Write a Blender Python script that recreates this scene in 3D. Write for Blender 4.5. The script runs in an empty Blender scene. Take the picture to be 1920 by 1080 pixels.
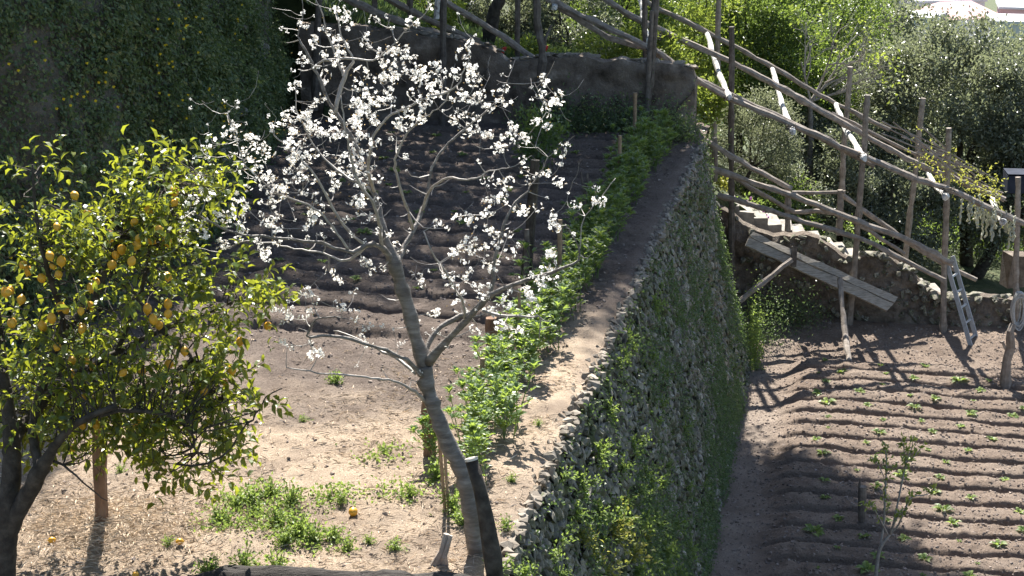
import bpy, bmesh, math, random
import numpy as np
from mathutils import Vector, Matrix, Euler

# ---------------------------------------------------------------- camera, world, sun
scene = bpy.context.scene
COL = scene.collection
R = math.radians
CAM_Z, PITCH, FPX = 5.3, R(15.7), 3348.0
SUN_AZ, SUN_EL = R(-5.0), R(49.0)          # azimuth from +Y towards +X

cam_d = bpy.data.cameras.new('camera')
cam = bpy.data.objects.new('camera', cam_d)
COL.objects.link(cam)
cam.location = (0, 0, CAM_Z)
cam.rotation_euler = (R(90) - PITCH, 0, 0)
cam_d.sensor_width = 36.0
cam_d.lens = 36.0 * FPX / 1920.0
cam_d.clip_end = 3000.0
scene.camera = cam

world = bpy.data.worlds.new('World')
scene.world = world
world.use_nodes = True
wn = world.node_tree
sky = wn.nodes.new('ShaderNodeTexSky')
sky.sky_type = 'NISHITA'
sky.sun_disc = False
sky.sun_elevation = SUN_EL
sky.sun_rotation = SUN_AZ
wn.links.new(sky.outputs[0], wn.nodes['Background'].inputs[0])
wn.nodes['Background'].inputs[1].default_value = 0.064

sun_d = bpy.data.lights.new('sun', 'SUN')
sun_d.energy = 5.0
sun_d.angle = R(0.53)
sun_d.color = (1.0, 0.955, 0.88)
sun = bpy.data.objects.new('sun', sun_d)
COL.objects.link(sun)
S = Vector((math.sin(SUN_AZ) * math.cos(SUN_EL), math.cos(SUN_AZ) * math.cos(SUN_EL), math.sin(SUN_EL)))
sun.rotation_euler = (-S).to_track_quat('-Z', 'Y').to_euler()
sun.location = S * 60

scene.view_settings.view_transform = 'Standard'
scene.view_settings.look = 'None'
scene.view_settings.gamma = 1.0
scene.view_settings.use_curve_mapping = False
scene.view_settings.exposure = 1.85
scene.render.engine = 'CYCLES'
scene.cycles.max_bounces = 6
scene.cycles.diffuse_bounces = 3
scene.cycles.glossy_bounces = 2
scene.cycles.transmission_bounces = 4
scene.cycles.transparent_max_bounces = 4

RNG = np.random.default_rng(7)
random.seed(7)

# ---------------------------------------------------------------- pixel helpers (1920x1080 measurements of the photograph)
CP, SP = math.cos(PITCH), math.sin(PITCH)
def ray(px, py):
    a = (px - 960.0) / FPX; b = (540.0 - py) / FPX
    return np.array([a, CP + b * SP, -SP + b * CP])
def at(px, py, Y):
    r = ray(px, py); k = Y / r[1]
    return np.array([0, 0, CAM_Z]) + r * k
def onz(px, py, z):
    r = ray(px, py); k = (z - CAM_Z) / r[2]
    return np.array([0, 0, CAM_Z]) + r * k
def pxm(Y):                       # metres per photo pixel near ground distance Y
    return (Y * CP + 1.2) / FPX

# terrace frame: s runs along the retaining wall, t across it (t = 0 is the wall's top edge)
O2 = np.array([-2.337, 0.0]); U2 = np.array([0.18949, 0.98188]); V2 = np.array([0.98188, -0.18949])
def st(s, t):
    s = np.asarray(s, float); t = np.asarray(t, float)
    return O2[0] + s * U2[0] + t * V2[0], O2[1] + s * U2[1] + t * V2[1]
def to_st(x, y):
    dx = np.asarray(x, float) - O2[0]; dy = np.asarray(y, float) - O2[1]
    return dx * U2[0] + dy * U2[1], dx * V2[0] + dy * V2[1]
ZL = -3.7

# ---------------------------------------------------------------- noise
def _hash(ix, iy, seed):
    n = (ix.astype(np.int64) * 374761393 + iy.astype(np.int64) * 668265263 + seed * 1274126177) & 0xFFFFFFFF
    n = ((n ^ (n >> 13)) * 1274126177) & 0xFFFFFFFF
    return ((n ^ (n >> 16)) & 0xFFFF) / 65535.0
def vnoise(x, y, seed=0):
    x = np.asarray(x, float); y = np.asarray(y, float)
    ix = np.floor(x); iy = np.floor(y); fx = x - ix; fy = y - iy
    fx = fx * fx * (3 - 2 * fx); fy = fy * fy * (3 - 2 * fy)
    ix = ix.astype(np.int64); iy = iy.astype(np.int64)
    a = _hash(ix, iy, seed); b = _hash(ix + 1, iy, seed); c = _hash(ix, iy + 1, seed); d = _hash(ix + 1, iy + 1, seed)
    return (a * (1 - fx) + b * fx) * (1 - fy) + (c * (1 - fx) + d * fx) * fy
def fbm(x, y, oct=4, seed=0):
    v = 0; a = 0.5; tot = 0
    for i in range(oct):
        v = v + a * vnoise(np.asarray(x) * 2 ** i, np.asarray(y) * 2 ** i, seed + i * 17); tot += a; a *= 0.5
    return v / tot - 0.5
def sstep(a, b, x):
    k = np.clip((np.asarray(x, float) - a) / (b - a), 0, 1); return k * k * (3 - 2 * k)

# ---------------------------------------------------------------- mesh helpers
def mesh_np(name, V, F):
    V = np.ascontiguousarray(V, dtype=np.float32)
    me = bpy.data.meshes.new(name)
    if isinstance(F, np.ndarray):
        k = F.shape[1]; n = len(F)
        me.vertices.add(len(V)); me.vertices.foreach_set('co', V.ravel())
        me.loops.add(n * k); me.loops.foreach_set('vertex_index', np.ascontiguousarray(F, dtype=np.int32).ravel())
        me.polygons.add(n); me.polygons.foreach_set('loop_start', np.arange(0, n * k, k, dtype=np.int32))
        try: me.polygons.foreach_set('loop_total', np.full(n, k, dtype=np.int32))
        except Exception: pass
        me.update(calc_edges=True)
    else:
        me.from_pydata([tuple(v) for v in V.tolist()], [], F); me.update()
    me.polygons.foreach_set('use_smooth', np.zeros(len(me.polygons), bool))
    return me
class MB:
    def __init__(self): self.v = []; self.f3 = []; self.f4 = []; self.n = 0
    def add(self, V, F):
        V = np.asarray(V, float).reshape(-1, 3); F = np.asarray(F, int)
        if F.shape[1] == 3: self.f3.append(F + self.n)
        else: self.f4.append(F + self.n)
        self.v.append(V); self.n += len(V); return self
    def addm(self, V, F3, F4):
        V = np.asarray(V, float).reshape(-1, 3)
        if len(F3): self.f3.append(np.asarray(F3, int) + self.n)
        if len(F4): self.f4.append(np.asarray(F4, int) + self.n)
        self.v.append(V); self.n += len(V); return self
    def get(self):
        V = np.concatenate(self.v)
        if self.f3 and self.f4:
            F = [tuple(f) for f in np.concatenate(self.f3).tolist()] + [tuple(f) for f in np.concatenate(self.f4).tolist()]
        else:
            F = np.concatenate(self.f3 or self.f4)
        return V, F
WL = {}
def _props(o, label, cat, group, kind):
    if label: o['label'] = label
    if cat: o['category'] = cat
    if group: o['group'] = group
    if kind: o['kind'] = kind
def thing(name, label, cat, loc, group=None):
    o = bpy.data.objects.new(name, None); COL.objects.link(o)
    o.location = tuple(float(c) for c in loc); o.empty_display_size = 0.2
    _props(o, label, cat, group, None); WL[o.name] = np.array(loc, float); return o
def part(name, VF, mat, parent, label=None, kind=None, smooth=False):
    V, F = VF
    base = WL[parent.name]
    me = mesh_np(name, np.asarray(V) - base, F); me.materials.append(mat)
    if smooth: me.polygons.foreach_set('use_smooth', np.ones(len(me.polygons), bool))
    o = bpy.data.objects.new(name, me); COL.objects.link(o); o.parent = parent
    WL[o.name] = base
    _props(o, label, None, None, kind); return o
def solo(name, VF, mat, label=None, cat=None, group=None, kind=None, loc=None, smooth=False):
    V, F = VF; V = np.asarray(V, float)
    if loc is None:
        loc = np.array([V[:, 0].mean(), V[:, 1].mean(), V[:, 2].min()])
    me = mesh_np(name, V - np.asarray(loc), F); me.materials.append(mat)
    if smooth: me.polygons.foreach_set('use_smooth', np.ones(len(me.polygons), bool))
    o = bpy.data.objects.new(name, me); COL.objects.link(o); o.location = tuple(float(c) for c in loc)
    WL[o.name] = np.array(loc, float)
    _props(o, label, cat, group, kind); return o
def inst(name, me, parent, M):
    """a part that shares mesh data, placed by its world matrix M"""
    o = bpy.data.objects.new(name, me); COL.objects.link(o); o.parent = parent
    b = WL[parent.name]
    M = M.copy(); M.translation = M.translation - Vector(b)
    o.matrix_local = M; WL[o.name] = b
    return o

def tube(P, rad, sides=8, cap=True, rough=0.0, rng=None):
    P = np.asarray(P, float); n = len(P)
    rad = np.broadcast_to(np.asarray(rad, float), (n,))
    T = np.gradient(P, axis=0); T /= np.linalg.norm(T, axis=1)[:, None] + 1e-9
    a = np.array([0, 0, 1.0]) if abs(T[0][2]) < 0.9 else np.array([1.0, 0, 0])
    N = np.cross(T[0], a); N /= np.linalg.norm(N)
    V = []
    ang = np.linspace(0, 2 * np.pi, sides, endpoint=False)
    for i in range(n):
        N = N - T[i] * N.dot(T[i]); N /= np.linalg.norm(N) + 1e-9
        B = np.cross(T[i], N)
        r = rad[i] * (1 + (rough * (rng or RNG).standard_normal(sides) if rough else 0))
        V.append(P[i] + (np.cos(ang)[:, None] * N + np.sin(ang)[:, None] * B) * np.reshape(r * np.ones(sides), (-1, 1)))
    V = np.concatenate(V)
    i, j = np.meshgrid(np.arange(n - 1), np.arange(sides), indexing='ij'); i = i.ravel(); j = j.ravel(); k = (j + 1) % sides
    F4 = np.stack([i * sides + j, i * sides + k, (i + 1) * sides + k, (i + 1) * sides + j], 1)
    F3 = []
    if cap:
        V = np.concatenate([V, P[:1], P[-1:]])
        c0 = n * sides; c1 = c0 + 1; jj = np.arange(sides)
        F3 = np.concatenate([np.stack([np.full(sides, c0), (jj + 1) % sides, jj], 1),
                             np.stack([np.full(sides, c1), (n - 1) * sides + jj, (n - 1) * sides + (jj + 1) % sides], 1)])
    return V, F3, F4
def tubes(*ts):
    m = MB()
    for t in ts: m.addm(*t)
    return m.get()
def spline(P, n=None, step=None):
    """Catmull-Rom through the rows of P (extra columns, e.g. radius, come along)"""
    P = np.asarray(P, float)
    if len(P) == 2: P = np.stack([P[0], (P[0] + P[1]) / 2, P[1]])
    Q = np.concatenate([[2 * P[0] - P[1]], P, [2 * P[-1] - P[-2]]])
    if n is None:
        L = np.linalg.norm(np.diff(P[:, :3], axis=0), axis=1).sum(); n = max(3, int(L / (step or 0.1)))
    out = []
    for u in np.linspace(0, len(P) - 1 - 1e-6, n):
        i = int(u); f = u - i; a, b, c, d = Q[i:i + 4]
        out.append(0.5 * ((2 * b) + (-a + c) * f + (2 * a - 5 * b + 4 * c - d) * f * f + (-a + 3 * b - 3 * c + d) * f ** 3))
    return np.array(out)
def pole(A, B, r0, r1=None, bend=0.012, knots=True, seed=0, sides=8, mid=None):
    """a rough cut pole from A to B"""
    rng = np.random.default_rng(seed); A = np.asarray(A, float); B = np.asarray(B, float); r1 = r1 or r0 * 0.85
    L = np.linalg.norm(B - A); n = max(6, int(L / 0.16)); u = np.linspace(0, 1, n)
    P = A + (B - A) * u[:, None]
    if mid is not None:
        pts = np.array([A] + [np.asarray(m, float) for m in mid] + [B]); P = spline(pts, n)
    ph = rng.uniform(0, 6.28, 6)
    for k in range(3):
        P[:, k] += bend * L * 0.5 * (np.sin(u * np.pi * 2 + ph[k]) * 0.5 + 0.35 * np.sin(u * 11 + ph[k + 3])) * np.sin(u * np.pi) ** 0.5
    rad = (r0 + (r1 - r0) * u) * (1 + 0.07 * rng.standard_normal(n))
    if knots: rad[rng.random(n) < 0.12] *= 1.14
    return tube(P, rad, sides, rough=0.09, rng=rng)
def box(c, size, rz=0.0, jitter=0.0, rng=None):
    sx, sy, sz = np.asarray(size) / 2
    v = np.array([[x, y, z] for z in (-sz, sz) for y in (-sy, sy) for x in (-sx, sx)])
    if jitter: v = v + (rng or RNG).uniform(-jitter, jitter, v.shape)
    ca, sa = math.cos(rz), math.sin(rz)
    v = np.stack([v[:, 0] * ca - v[:, 1] * sa, v[:, 0] * sa + v[:, 1] * ca, v[:, 2]], 1) + np.asarray(c)
    f = np.array([[0, 2, 3, 1], [4, 5, 7, 6], [0, 1, 5, 4], [2, 6, 7, 3], [0, 4, 6, 2], [1, 3, 7, 5]])
    return v, f
def hull(n, rng, power=0.9):
    """an angular stone of unit half-size, about 20 triangles"""
    p = rng.standard_normal((n, 3)); p /= np.linalg.norm(p, axis=1)[:, None]
    p = np.sign(p) * np.abs(p) ** power
    bm = bmesh.new()
    for q in p: bm.verts.new(q)
    r = bmesh.ops.convex_hull(bm, input=bm.verts)
    bmesh.ops.delete(bm, geom=[g for g in r['geom_interior'] if isinstance(g, bmesh.types.BMVert)], context='VERTS')
    bmesh.ops.triangulate(bm, faces=bm.faces)
    bm.verts.index_update()
    V = np.array([v.co[:] for v in bm.verts]); F = np.array([[v.index for v in f.verts] for f in bm.faces]); bm.free()
    return V, F
STONES = [hull(10, np.random.default_rng(100 + i)) for i in range(12)]
CLODS = [hull(7, np.random.default_rng(200 + i), 1.0) for i in range(6)]
def unit(v): 
    v = np.asarray(v, float); return v / (np.linalg.norm(v, axis=-1, keepdims=True) + 1e-9)

def leaves(C, D, N, L, W, kind=1, fold=0.25, arch=0.12):
    """leaf blades: C base points, D directions, N up-normals, L length, W width (arrays). kind 0: 2 tris, 1: 4 tris, 2: 8 tris"""
    C = np.asarray(C, float); n = len(C); D = unit(D); N = np.asarray(N, float)
    N = unit(N - D * (N * D).sum(1, keepdims=True)); Sd = np.cross(D, N)
    L = np.broadcast_to(np.asarray(L, float), (n,))[:, None]; W = np.broadcast_to(np.asarray(W, float), (n,))[:, None] / 2
    def p(a, b, h): return C + D * L * a + Sd * W * b + N * (W * fold * abs(b) * 2 - L * arch * (2 * a - 0.9) ** 2 * 0.5 + h)
    i = np.arange(n)[:, None]
    if kind == 0:
        V = np.stack([p(0, 0, 0), p(.5, 1, 0), p(1, 0, 0), p(.5, -1, 0)], 1).reshape(-1, 3)
        b = i * 4; F = np.concatenate([np.concatenate([b, b + 1, b + 2], 1), np.concatenate([b, b + 2, b + 3], 1)])
    elif kind == 1:
        V = np.stack([p(0, 0, 0), p(.45, 1, 0), p(1, 0, 0), p(.45, -1, 0), p(.5, 0, 0)], 1).reshape(-1, 3)
        b = i * 5; F = np.concatenate([np.concatenate([b + x for x in tri], 1) for tri in ((0, 1, 4), (1, 2, 4), (0, 4, 3), (4, 2, 3))])
    else:
        V = np.stack([p(0, 0, 0), p(.25, .8, 0), p(.65, .85, 0), p(1, 0, 0), p(.65, -.85, 0), p(.25, -.8, 0), p(.25, 0, 0), p(.65, 0, 0)], 1).reshape(-1, 3)
        b = i * 8; F = np.concatenate([np.concatenate([b + x for x in tri], 1) for tri in
             ((0, 1, 6), (0, 6, 5), (6, 1, 2), (6, 2, 7), (5, 6, 7), (5, 7, 4), (7, 2, 3), (7, 3, 4))])
    return V, F
def rdir(n, rng): return unit(rng.standard_normal((n, 3)))

# ---------------------------------------------------------------- materials
def mat_new(name):
    m = bpy.data.materials.new(name); m.use_nodes = True; nt = m.node_tree
    b = nt.nodes['Principled BSDF']; return m, nt, b
def ramp(nt, stops):
    r = nt.nodes.new('ShaderNodeValToRGB'); el = r.color_ramp.elements
    while len(el) < len(stops): el.new(0.5)
    for e, (p, c) in zip(el, stops): e.position = p; e.color = (*c, 1)
    return r
def noise(nt, scale, detail=6, rough=0.6, vec=None, coord='Object'):
    tc = nt.nodes.new('ShaderNodeTexCoord'); n = nt.nodes.new('ShaderNodeTexNoise')
    n.inputs['Scale'].default_value = scale; n.inputs['Detail'].default_value = detail; n.inputs['Roughness'].default_value = rough
    mp = nt.nodes.new('ShaderNodeMapping'); nt.links.new(tc.outputs[coord], mp.inputs[0]); nt.links.new(mp.outputs[0], n.inputs[0])
    if vec: mp.inputs['Scale'].default_value = vec
    return n
def mixc(nt, a, b, fac, mode='MIX'):
    m = nt.nodes.new('ShaderNodeMix'); m.data_type = 'RGBA'; m.blend_type = mode
    for sock, val in ((6, a), (7, b), (0, fac)):
        if hasattr(val, 'links') or hasattr(val, 'is_linked'): nt.links.new(val, m.inputs[sock])
        elif sock == 0: m.inputs[0].default_value = val
        else: m.inputs[sock].default_value = (*val, 1)
    return m.outputs[2]
def bump(nt, b, h, strength=0.5, dist=0.02):
    bp = nt.nodes.new('ShaderNodeBump'); bp.inputs['Strength'].default_value = strength; bp.inputs['Distance'].default_value = dist
    nt.links.new(h, bp.inputs['Height']); nt.links.new(bp.outputs[0], b.inputs['Normal'])
def rough_mat(name, stops, scale, rough=0.9, bscale=None, bstr=0.6, bdist=0.02, vec=None, island=0.0, spec=0.25, coord='Object', big=None):
    m, nt, b = mat_new(name)
    n = noise(nt, scale, vec=vec, coord=coord); r = ramp(nt, stops); nt.links.new(n.outputs['Fac'], r.inputs[0]); c = r.outputs[0]
    if big:
        nb = noise(nt, big[0], 3); rb = ramp(nt, [(0.35, big[1]), (0.65, big[2])]); nt.links.new(nb.outputs['Fac'], rb.inputs[0])
        c = mixc(nt, c, rb.outputs[0], 1.0, 'MULTIPLY')
    if island:
        g = nt.nodes.new('ShaderNodeNewGeometry'); hs = nt.nodes.new('ShaderNodeHueSaturation')
        mr = nt.nodes.new('ShaderNodeMapRange'); nt.links.new(g.outputs['Random Per Island'], mr.inputs[0])
        oi = nt.nodes.new('ShaderNodeObjectInfo'); ad = nt.nodes.new('ShaderNodeMath'); ad.operation = 'ADD'
        fr = nt.nodes.new('ShaderNodeMath'); fr.operation = 'FRACT'
        nt.links.new(g.outputs['Random Per Island'], ad.inputs[0]); nt.links.new(oi.outputs['Random'], ad.inputs[1])
        nt.links.new(ad.outputs[0], fr.inputs[0]); nt.links.new(fr.outputs[0], mr.inputs[0])
        mr.inputs['To Min'].default_value = 1 - island; mr.inputs['To Max'].default_value = 1 + island
        nt.links.new(mr.outputs[0], hs.inputs['Value']); nt.links.new(c, hs.inputs['Color']); c = hs.outputs[0]
    nt.links.new(c, b.inputs['Base Color']); b.inputs['Roughness'].default_value = rough; b.inputs['Specular IOR Level'].default_value = spec
    if bscale:
        n2 = noise(nt, bscale, 8, 0.65, vec); bump(nt, b, n2.outputs['Fac'], bstr, bdist)
    return m
def leaf_mat(name, stops, trans, tfac=0.4, rough=0.42, spec=0.5, sat=1.0):
    """stops: colours by leaf; trans: colour of light that comes through the blade"""
    m, nt, b = mat_new(name)
    g = nt.nodes.new('ShaderNodeNewGeometry'); oi = nt.nodes.new('ShaderNodeObjectInfo')
    ad = nt.nodes.new('ShaderNodeMath'); ad.operation = 'ADD'; fr = nt.nodes.new('ShaderNodeMath'); fr.operation = 'FRACT'
    nt.links.new(g.outputs['Random Per Island'], ad.inputs[0]); nt.links.new(oi.outputs['Random'], ad.inputs[1]); nt.links.new(ad.outputs[0], fr.inputs[0])
    r = ramp(nt, stops); nt.links.new(fr.outputs[0], r.inputs[0]); nt.links.new(r.outputs[0], b.inputs['Base Color'])
    b.inputs['Roughness'].default_value = rough; b.inputs['Specular IOR Level'].default_value = spec
    t = nt.nodes.new('ShaderNodeBsdfTranslucent')
    tc = mixc(nt, r.outputs[0], trans, 0.75); nt.links.new(tc, t.inputs[0])
    mx = nt.nodes.new('ShaderNodeMixShader'); mx.inputs[0].default_value = tfac
    nt.links.new(b.outputs[0], mx.inputs[1]); nt.links.new(t.outputs[0], mx.inputs[2])
    nt.links.new(mx.outputs[0], nt.nodes['Material Output'].inputs[0])
    return m
def plain(name, col, rough=0.6, metal=0.0, spec=0.4):
    m, nt, b = mat_new(name); b.inputs['Base Color'].default_value = (*col, 1); b.inputs['Roughness'].default_value = rough
    b.inputs['Metallic'].default_value = metal; b.inputs['Specular IOR Level'].default_value = spec; return m
def ground_mat(name, soil, straw, dark):
    m, nt, b = mat_new(name)
    a = nt.nodes.new('ShaderNodeAttribute'); a.attribute_name = 'straw'
    n1 = noise(nt, 38, 10, 0.8); r1 = ramp(nt, [(0.28, dark), (0.5, soil[0]), (0.75, soil[1])]); nt.links.new(n1.outputs['Fac'], r1.inputs[0])
    n2 = noise(nt, 75, 6, 0.75); r2 = ramp(nt, [(0.3, straw[0]), (0.5, straw[1]), (0.7, straw[2])]); nt.links.new(n2.outputs['Fac'], r2.inputs[0])
    n3 = noise(nt, 2.1, 5, 0.65); r3 = ramp(nt, [(0.3, (.74, .70, .68)), (0.7, (1.12, 1.1, 1.08))]); nt.links.new(n3.outputs['Fac'], r3.inputs[0])
    c = mixc(nt, r1.outputs[0], r2.outputs[0], a.outputs['Fac']); c = mixc(nt, c, r3.outputs[0], 1.0, 'MULTIPLY')
    nt.links.new(c, b.inputs['Base Color']); b.inputs['Roughness'].default_value = 0.95; b.inputs['Specular IOR Level'].default_value = 0.15
    n4 = noise(nt, 40, 10, 0.85); bump(nt, b, n4.outputs['Fac'], 1.0, 0.045)
    return m

M = {}
M['soil'] = ground_mat('terrace_soil', ((.175, .143, .122), (.27, .225, .195)), ((.28, .21, .15), (.48, .385, .29), (.64, .54, .42)), (.07, .052, .044))
M['soil_low'] = ground_mat('field_soil', ((.22, .173, .138), (.33, .268, .22)), ((.2, .165, .135), (.28, .235, .195), (.37, .315, .265)), (.06, .048, .041))
M['clod'] = rough_mat('soil_clod', [(0.3, (.13, .102, .086)), (0.7, (.27, .22, .188))], 30, island=0.35)
M['straw'] = rough_mat('dry_straw', [(0.3, (.42, .34, .26)), (0.7, (.66, .57, .46))], 20, island=0.4, rough=0.7)
M['stone'] = rough_mat('wall_stone', [(0.25, (.085, .078, .062)), (0.5, (.19, .175, .145)), (0.75, (.33, .31, .27))], 9, bscale=45, bstr=0.5, bdist=0.012, island=0.4)
_m = M['stone']; _nt = _m.node_tree; _b = _nt.nodes['Principled BSDF']; _src = _b.inputs['Base Color'].links[0].from_socket
_n = noise(_nt, 1.6, 6, 0.7); _r = ramp(_nt, [(0.46, (0, 0, 0)), (0.62, (1, 1, 1))]); _nt.links.new(_n.outputs['Fac'], _r.inputs[0])
_nt.links.new(mixc(_nt, _src, (.075, .085, .035), _r.outputs[0]), _b.inputs['Base Color'])          # mossy patches
M['cope'] = rough_mat('coping_stone', [(0.25, (.12, .1, .08)), (0.5, (.21, .18, .145)), (0.75, (.31, .275, .23))], 9, bscale=45, bstr=0.5, bdist=0.012, island=0.3)
M['joint'] = rough_mat('joint_earth', [(0.3, (.045, .04, .032)), (0.7, (.11, .098, .08))], 14, bscale=30, bstr=0.9, bdist=0.03)
M['plaster'] = rough_mat('crumbling_plaster', [(0.3, (.05, .04, .032)), (0.45, (.15, .122, .1)), (0.58, (.21, .175, .145)), (0.72, (.4, .35, .3))], 3.2, bscale=28, bstr=0.9, bdist=0.03, big=(0.9, (.7, .66, .62), (1.1, 1.08, 1.05)))
M['rubble'] = rough_mat('earthy_rubble', [(0.25, (.065, .053, .043)), (0.5, (.15, .125, .103)), (0.78, (.26, .225, .19))], 7, bscale=26, bstr=1.0, bdist=0.04, big=(1.2, (.72, .68, .64), (1.1, 1.08, 1.05)))
M['cliff'] = rough_mat('old_masonry', [(0.25, (.05, .046, .036)), (0.5, (.115, .105, .085)), (0.8, (.22, .205, .18))], 4, bscale=18, bstr=1.0, bdist=0.06)
M['pole'] = rough_mat('weathered_pole', [(0.25, (.13, .105, .085)), (0.5, (.235, .2, .17)), (0.75, (.35, .31, .27))], 11, bscale=40, bstr=0.7, bdist=0.01, island=0.18, rough=0.85)
M['pole_dark'] = rough_mat('dark_pole', [(0.25, (.06, .048, .04)), (0.5, (.12, .1, .085)), (0.75, (.2, .175, .15))], 11, bscale=40, bstr=0.7, bdist=0.01, island=0.18, rough=0.85)
M['birch'] = rough_mat('white_pole', [(0.36, (.2, .175, .15)), (0.46, (.5, .48, .45)), (0.7, (.68, .67, .64))], 11, bscale=30, bstr=0.4, bdist=0.008, rough=0.75)
M['redpost'] = rough_mat('red_brown_post', [(0.25, (.1, .055, .036)), (0.5, (.19, .115, .075)), (0.75, (.3, .2, .14))], 12, bscale=40, bstr=0.8, bdist=0.012, vec=(1, 1, .25))
M['cane'] = rough_mat('cane_stake', [(0.3, (.17, .115, .07)), (0.7, (.33, .24, .155))], 14, bscale=30, bstr=0.3, bdist=0.006, rough=0.7)
M['plank'] = rough_mat('old_plank', [(0.3, (.15, .125, .1)), (0.5, (.3, .265, .22)), (0.75, (.44, .4, .345))], 5, bscale=16, bstr=0.5, bdist=0.008, vec=(1.2, 14, 14), rough=0.8)
M['bark_pale'] = rough_mat('blossom_tree_bark', [(0.3, (.075, .062, .053)), (0.5, (.14, .122, .107)), (0.72, (.25, .228, .205))], 7, bscale=22, bstr=0.75, bdist=0.014, vec=(1, 1, 4.0), rough=0.6, spec=0.45)
M['twig'] = rough_mat('twig_bark', [(0.3, (.17, .145, .125)), (0.7, (.36, .325, .29))], 25, rough=0.5, spec=0.5)
M['bark_dark'] = rough_mat('dark_bark', [(0.3, (.026, .021, .017)), (0.5, (.055, .046, .037)), (0.75, (.105, .09, .074))], 12, bscale=35, bstr=0.8, bdist=0.015)
M['log'] = rough_mat('burnt_log', [(0.3, (.018, .015, .013)), (0.55, (.05, .044, .04)), (0.8, (.17, .155, .14))], 6, bscale=24, bstr=1.0, bdist=0.03, vec=(.5, 3, 3))
M['cutwood'] = plain('cut_wood', (.55, .5, .43), 0.8)
M['alu'] = rough_mat('dull_aluminium', [(0.3, (.27, .275, .28)), (0.7, (.4, .405, .41))], 20, rough=0.45, spec=0.5)
M['rope'] = rough_mat('pale_hose', [(0.3, (.3, .3, .29)), (0.7, (.45, .45, .44))], 30, rough=0.6)
M['tarp'] = rough_mat('dark_sheet', [(0.3, (.018, .022, .035)), (0.7, (.035, .042, .06))], 5, rough=0.85, spec=0.1)
M['lemon'] = rough_mat('lemon_peel', [(0.3, (.52, .24, .012)), (0.7, (.68, .38, .03))], 6, rough=0.42, spec=0.5, bscale=110, bstr=0.3, bdist=0.004)
M['petal'] = leaf_mat('white_petal', [(0.0, (.78, .76, .72)), (1.0, (.88, .87, .84))], (.95, .94, .9), 0.5, 0.6, 0.25)
M['stamen'] = plain('stamen_and_bud', (.42, .26, .07), 0.7)
M['l_lemon'] = leaf_mat('lemon_leaf', [(0.0, (.022, .05, .014)), (0.5, (.042, .085, .02)), (0.85, (.085, .135, .025)), (1.0, (.18, .19, .035))], (.42, .45, .03), 0.41, 0.36, 0.55)
M['l_bean'] = leaf_mat('bean_leaf', [(0.0, (.05, .095, .045)), (0.6, (.085, .145, .06)), (1.0, (.14, .21, .075))], (.40, .52, .07), 0.40, 0.38, 0.6)
M['l_ivy'] = leaf_mat('ivy_leaf', [(0.0, (.05, .08, .035)), (0.5, (.095, .135, .055)), (0.85, (.14, .175, .065)), (1.0, (.2, .19, .08))], (.2, .3, .08), 0.25, 0.45, 0.5)
M['l_wall'] = leaf_mat('creeper_leaf', [(0.0, (.045, .07, .03)), (0.5, (.08, .125, .05)), (1.0, (.14, .17, .065))], (.22, .34, .07), 0.3, 0.45, 0.45)
M['l_weed'] = leaf_mat('weed_leaf', [(0.0, (.075, .12, .035)), (0.5, (.135, .2, .055)), (1.0, (.23, .28, .085))], (.36, .48, .09), 0.4, 0.5, 0.35)
M['l_yellow'] = leaf_mat('yellow_green_leaf', [(0.0, (.12, .16, .04)), (0.6, (.22, .24, .06)), (1.0, (.34, .3, .09))], (.5, .5, .08), 0.4, 0.5, 0.3)
M['l_oak'] = leaf_mat('evergreen_oak_leaf', [(0.0, (.06, .072, .05)), (0.5, (.11, .125, .085)), (0.85, (.17, .182, .13)), (1.0, (.23, .24, .16))], (.32, .36, .18), 0.33, 0.42, 0.8)
M['l_bush'] = leaf_mat('broadleaf_bush_leaf', [(0.0, (.035, .06, .022)), (0.5, (.06, .105, .032)), (0.85, (.1, .155, .045)), (1.0, (.2, .23, .07))], (.29, .40, .06), 0.38, 0.42, 0.6)
M['l_grey'] = leaf_mat('grey_green_leaf', [(0.0, (.06, .075, .045)), (0.5, (.11, .13, .08)), (1.0, (.19, .2, .125))], (.34, .37, .2), 0.34, 0.42, 0.6)
M['l_lit'] = leaf_mat('young_leaf', [(0.0, (.075, .12, .03)), (0.6, (.14, .2, .045)), (1.0, (.26, .29, .07))], (.40, .48, .07), 0.42, 0.4, 0.5)
M['f_yellow'] = plain('yellow_flower', (.8, .62, .03), 0.6)
M['f_red'] = plain('red_flower', (.65, .05, .04), 0.6)
M['f_pink'] = plain('pink_flower', (.6, .2, .5), 0.6)
M['f_pale'] = leaf_mat('pale_catkin', [(0.0, (.42, .42, .33)), (1.0, (.6, .6, .5))], (.6, .6, .4), 0.3, 0.7, 0.2)
M['step'] = rough_mat('step_stone', [(0.3, (.15, .135, .115)), (0.7, (.3, .28, .25))], 8, bscale=30, bstr=0.5, bdist=0.015, island=0.15)
M['grassland'] = rough_mat('scrub_ground', [(0.3, (.03, .045, .018)), (0.55, (.06, .075, .03)), (0.8, (.11, .1, .055))], 3, bscale=12, bstr=1.0, bdist=0.08)
M['h_white'] = rough_mat('house_render', [(0.3, (.5, .5, .52)), (0.7, (.6, .6, .62))], 0.6, rough=0.9)
M['h_blue'] = rough_mat('bluish_render', [(0.3, (.5, .55, .66)), (0.7, (.58, .62, .72))], 0.6, rough=0.9)
M['h_pink'] = rough_mat('pink_roof', [(0.3, (.5, .3, .3)), (0.7, (.58, .38, .37))], 0.8, rough=0.85)
M['h_dark'] = plain('window_dark', (.12, .14, .18), 0.3)
M['h_green'] = plain('green_awning', (.12, .3, .2), 0.8)

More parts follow.
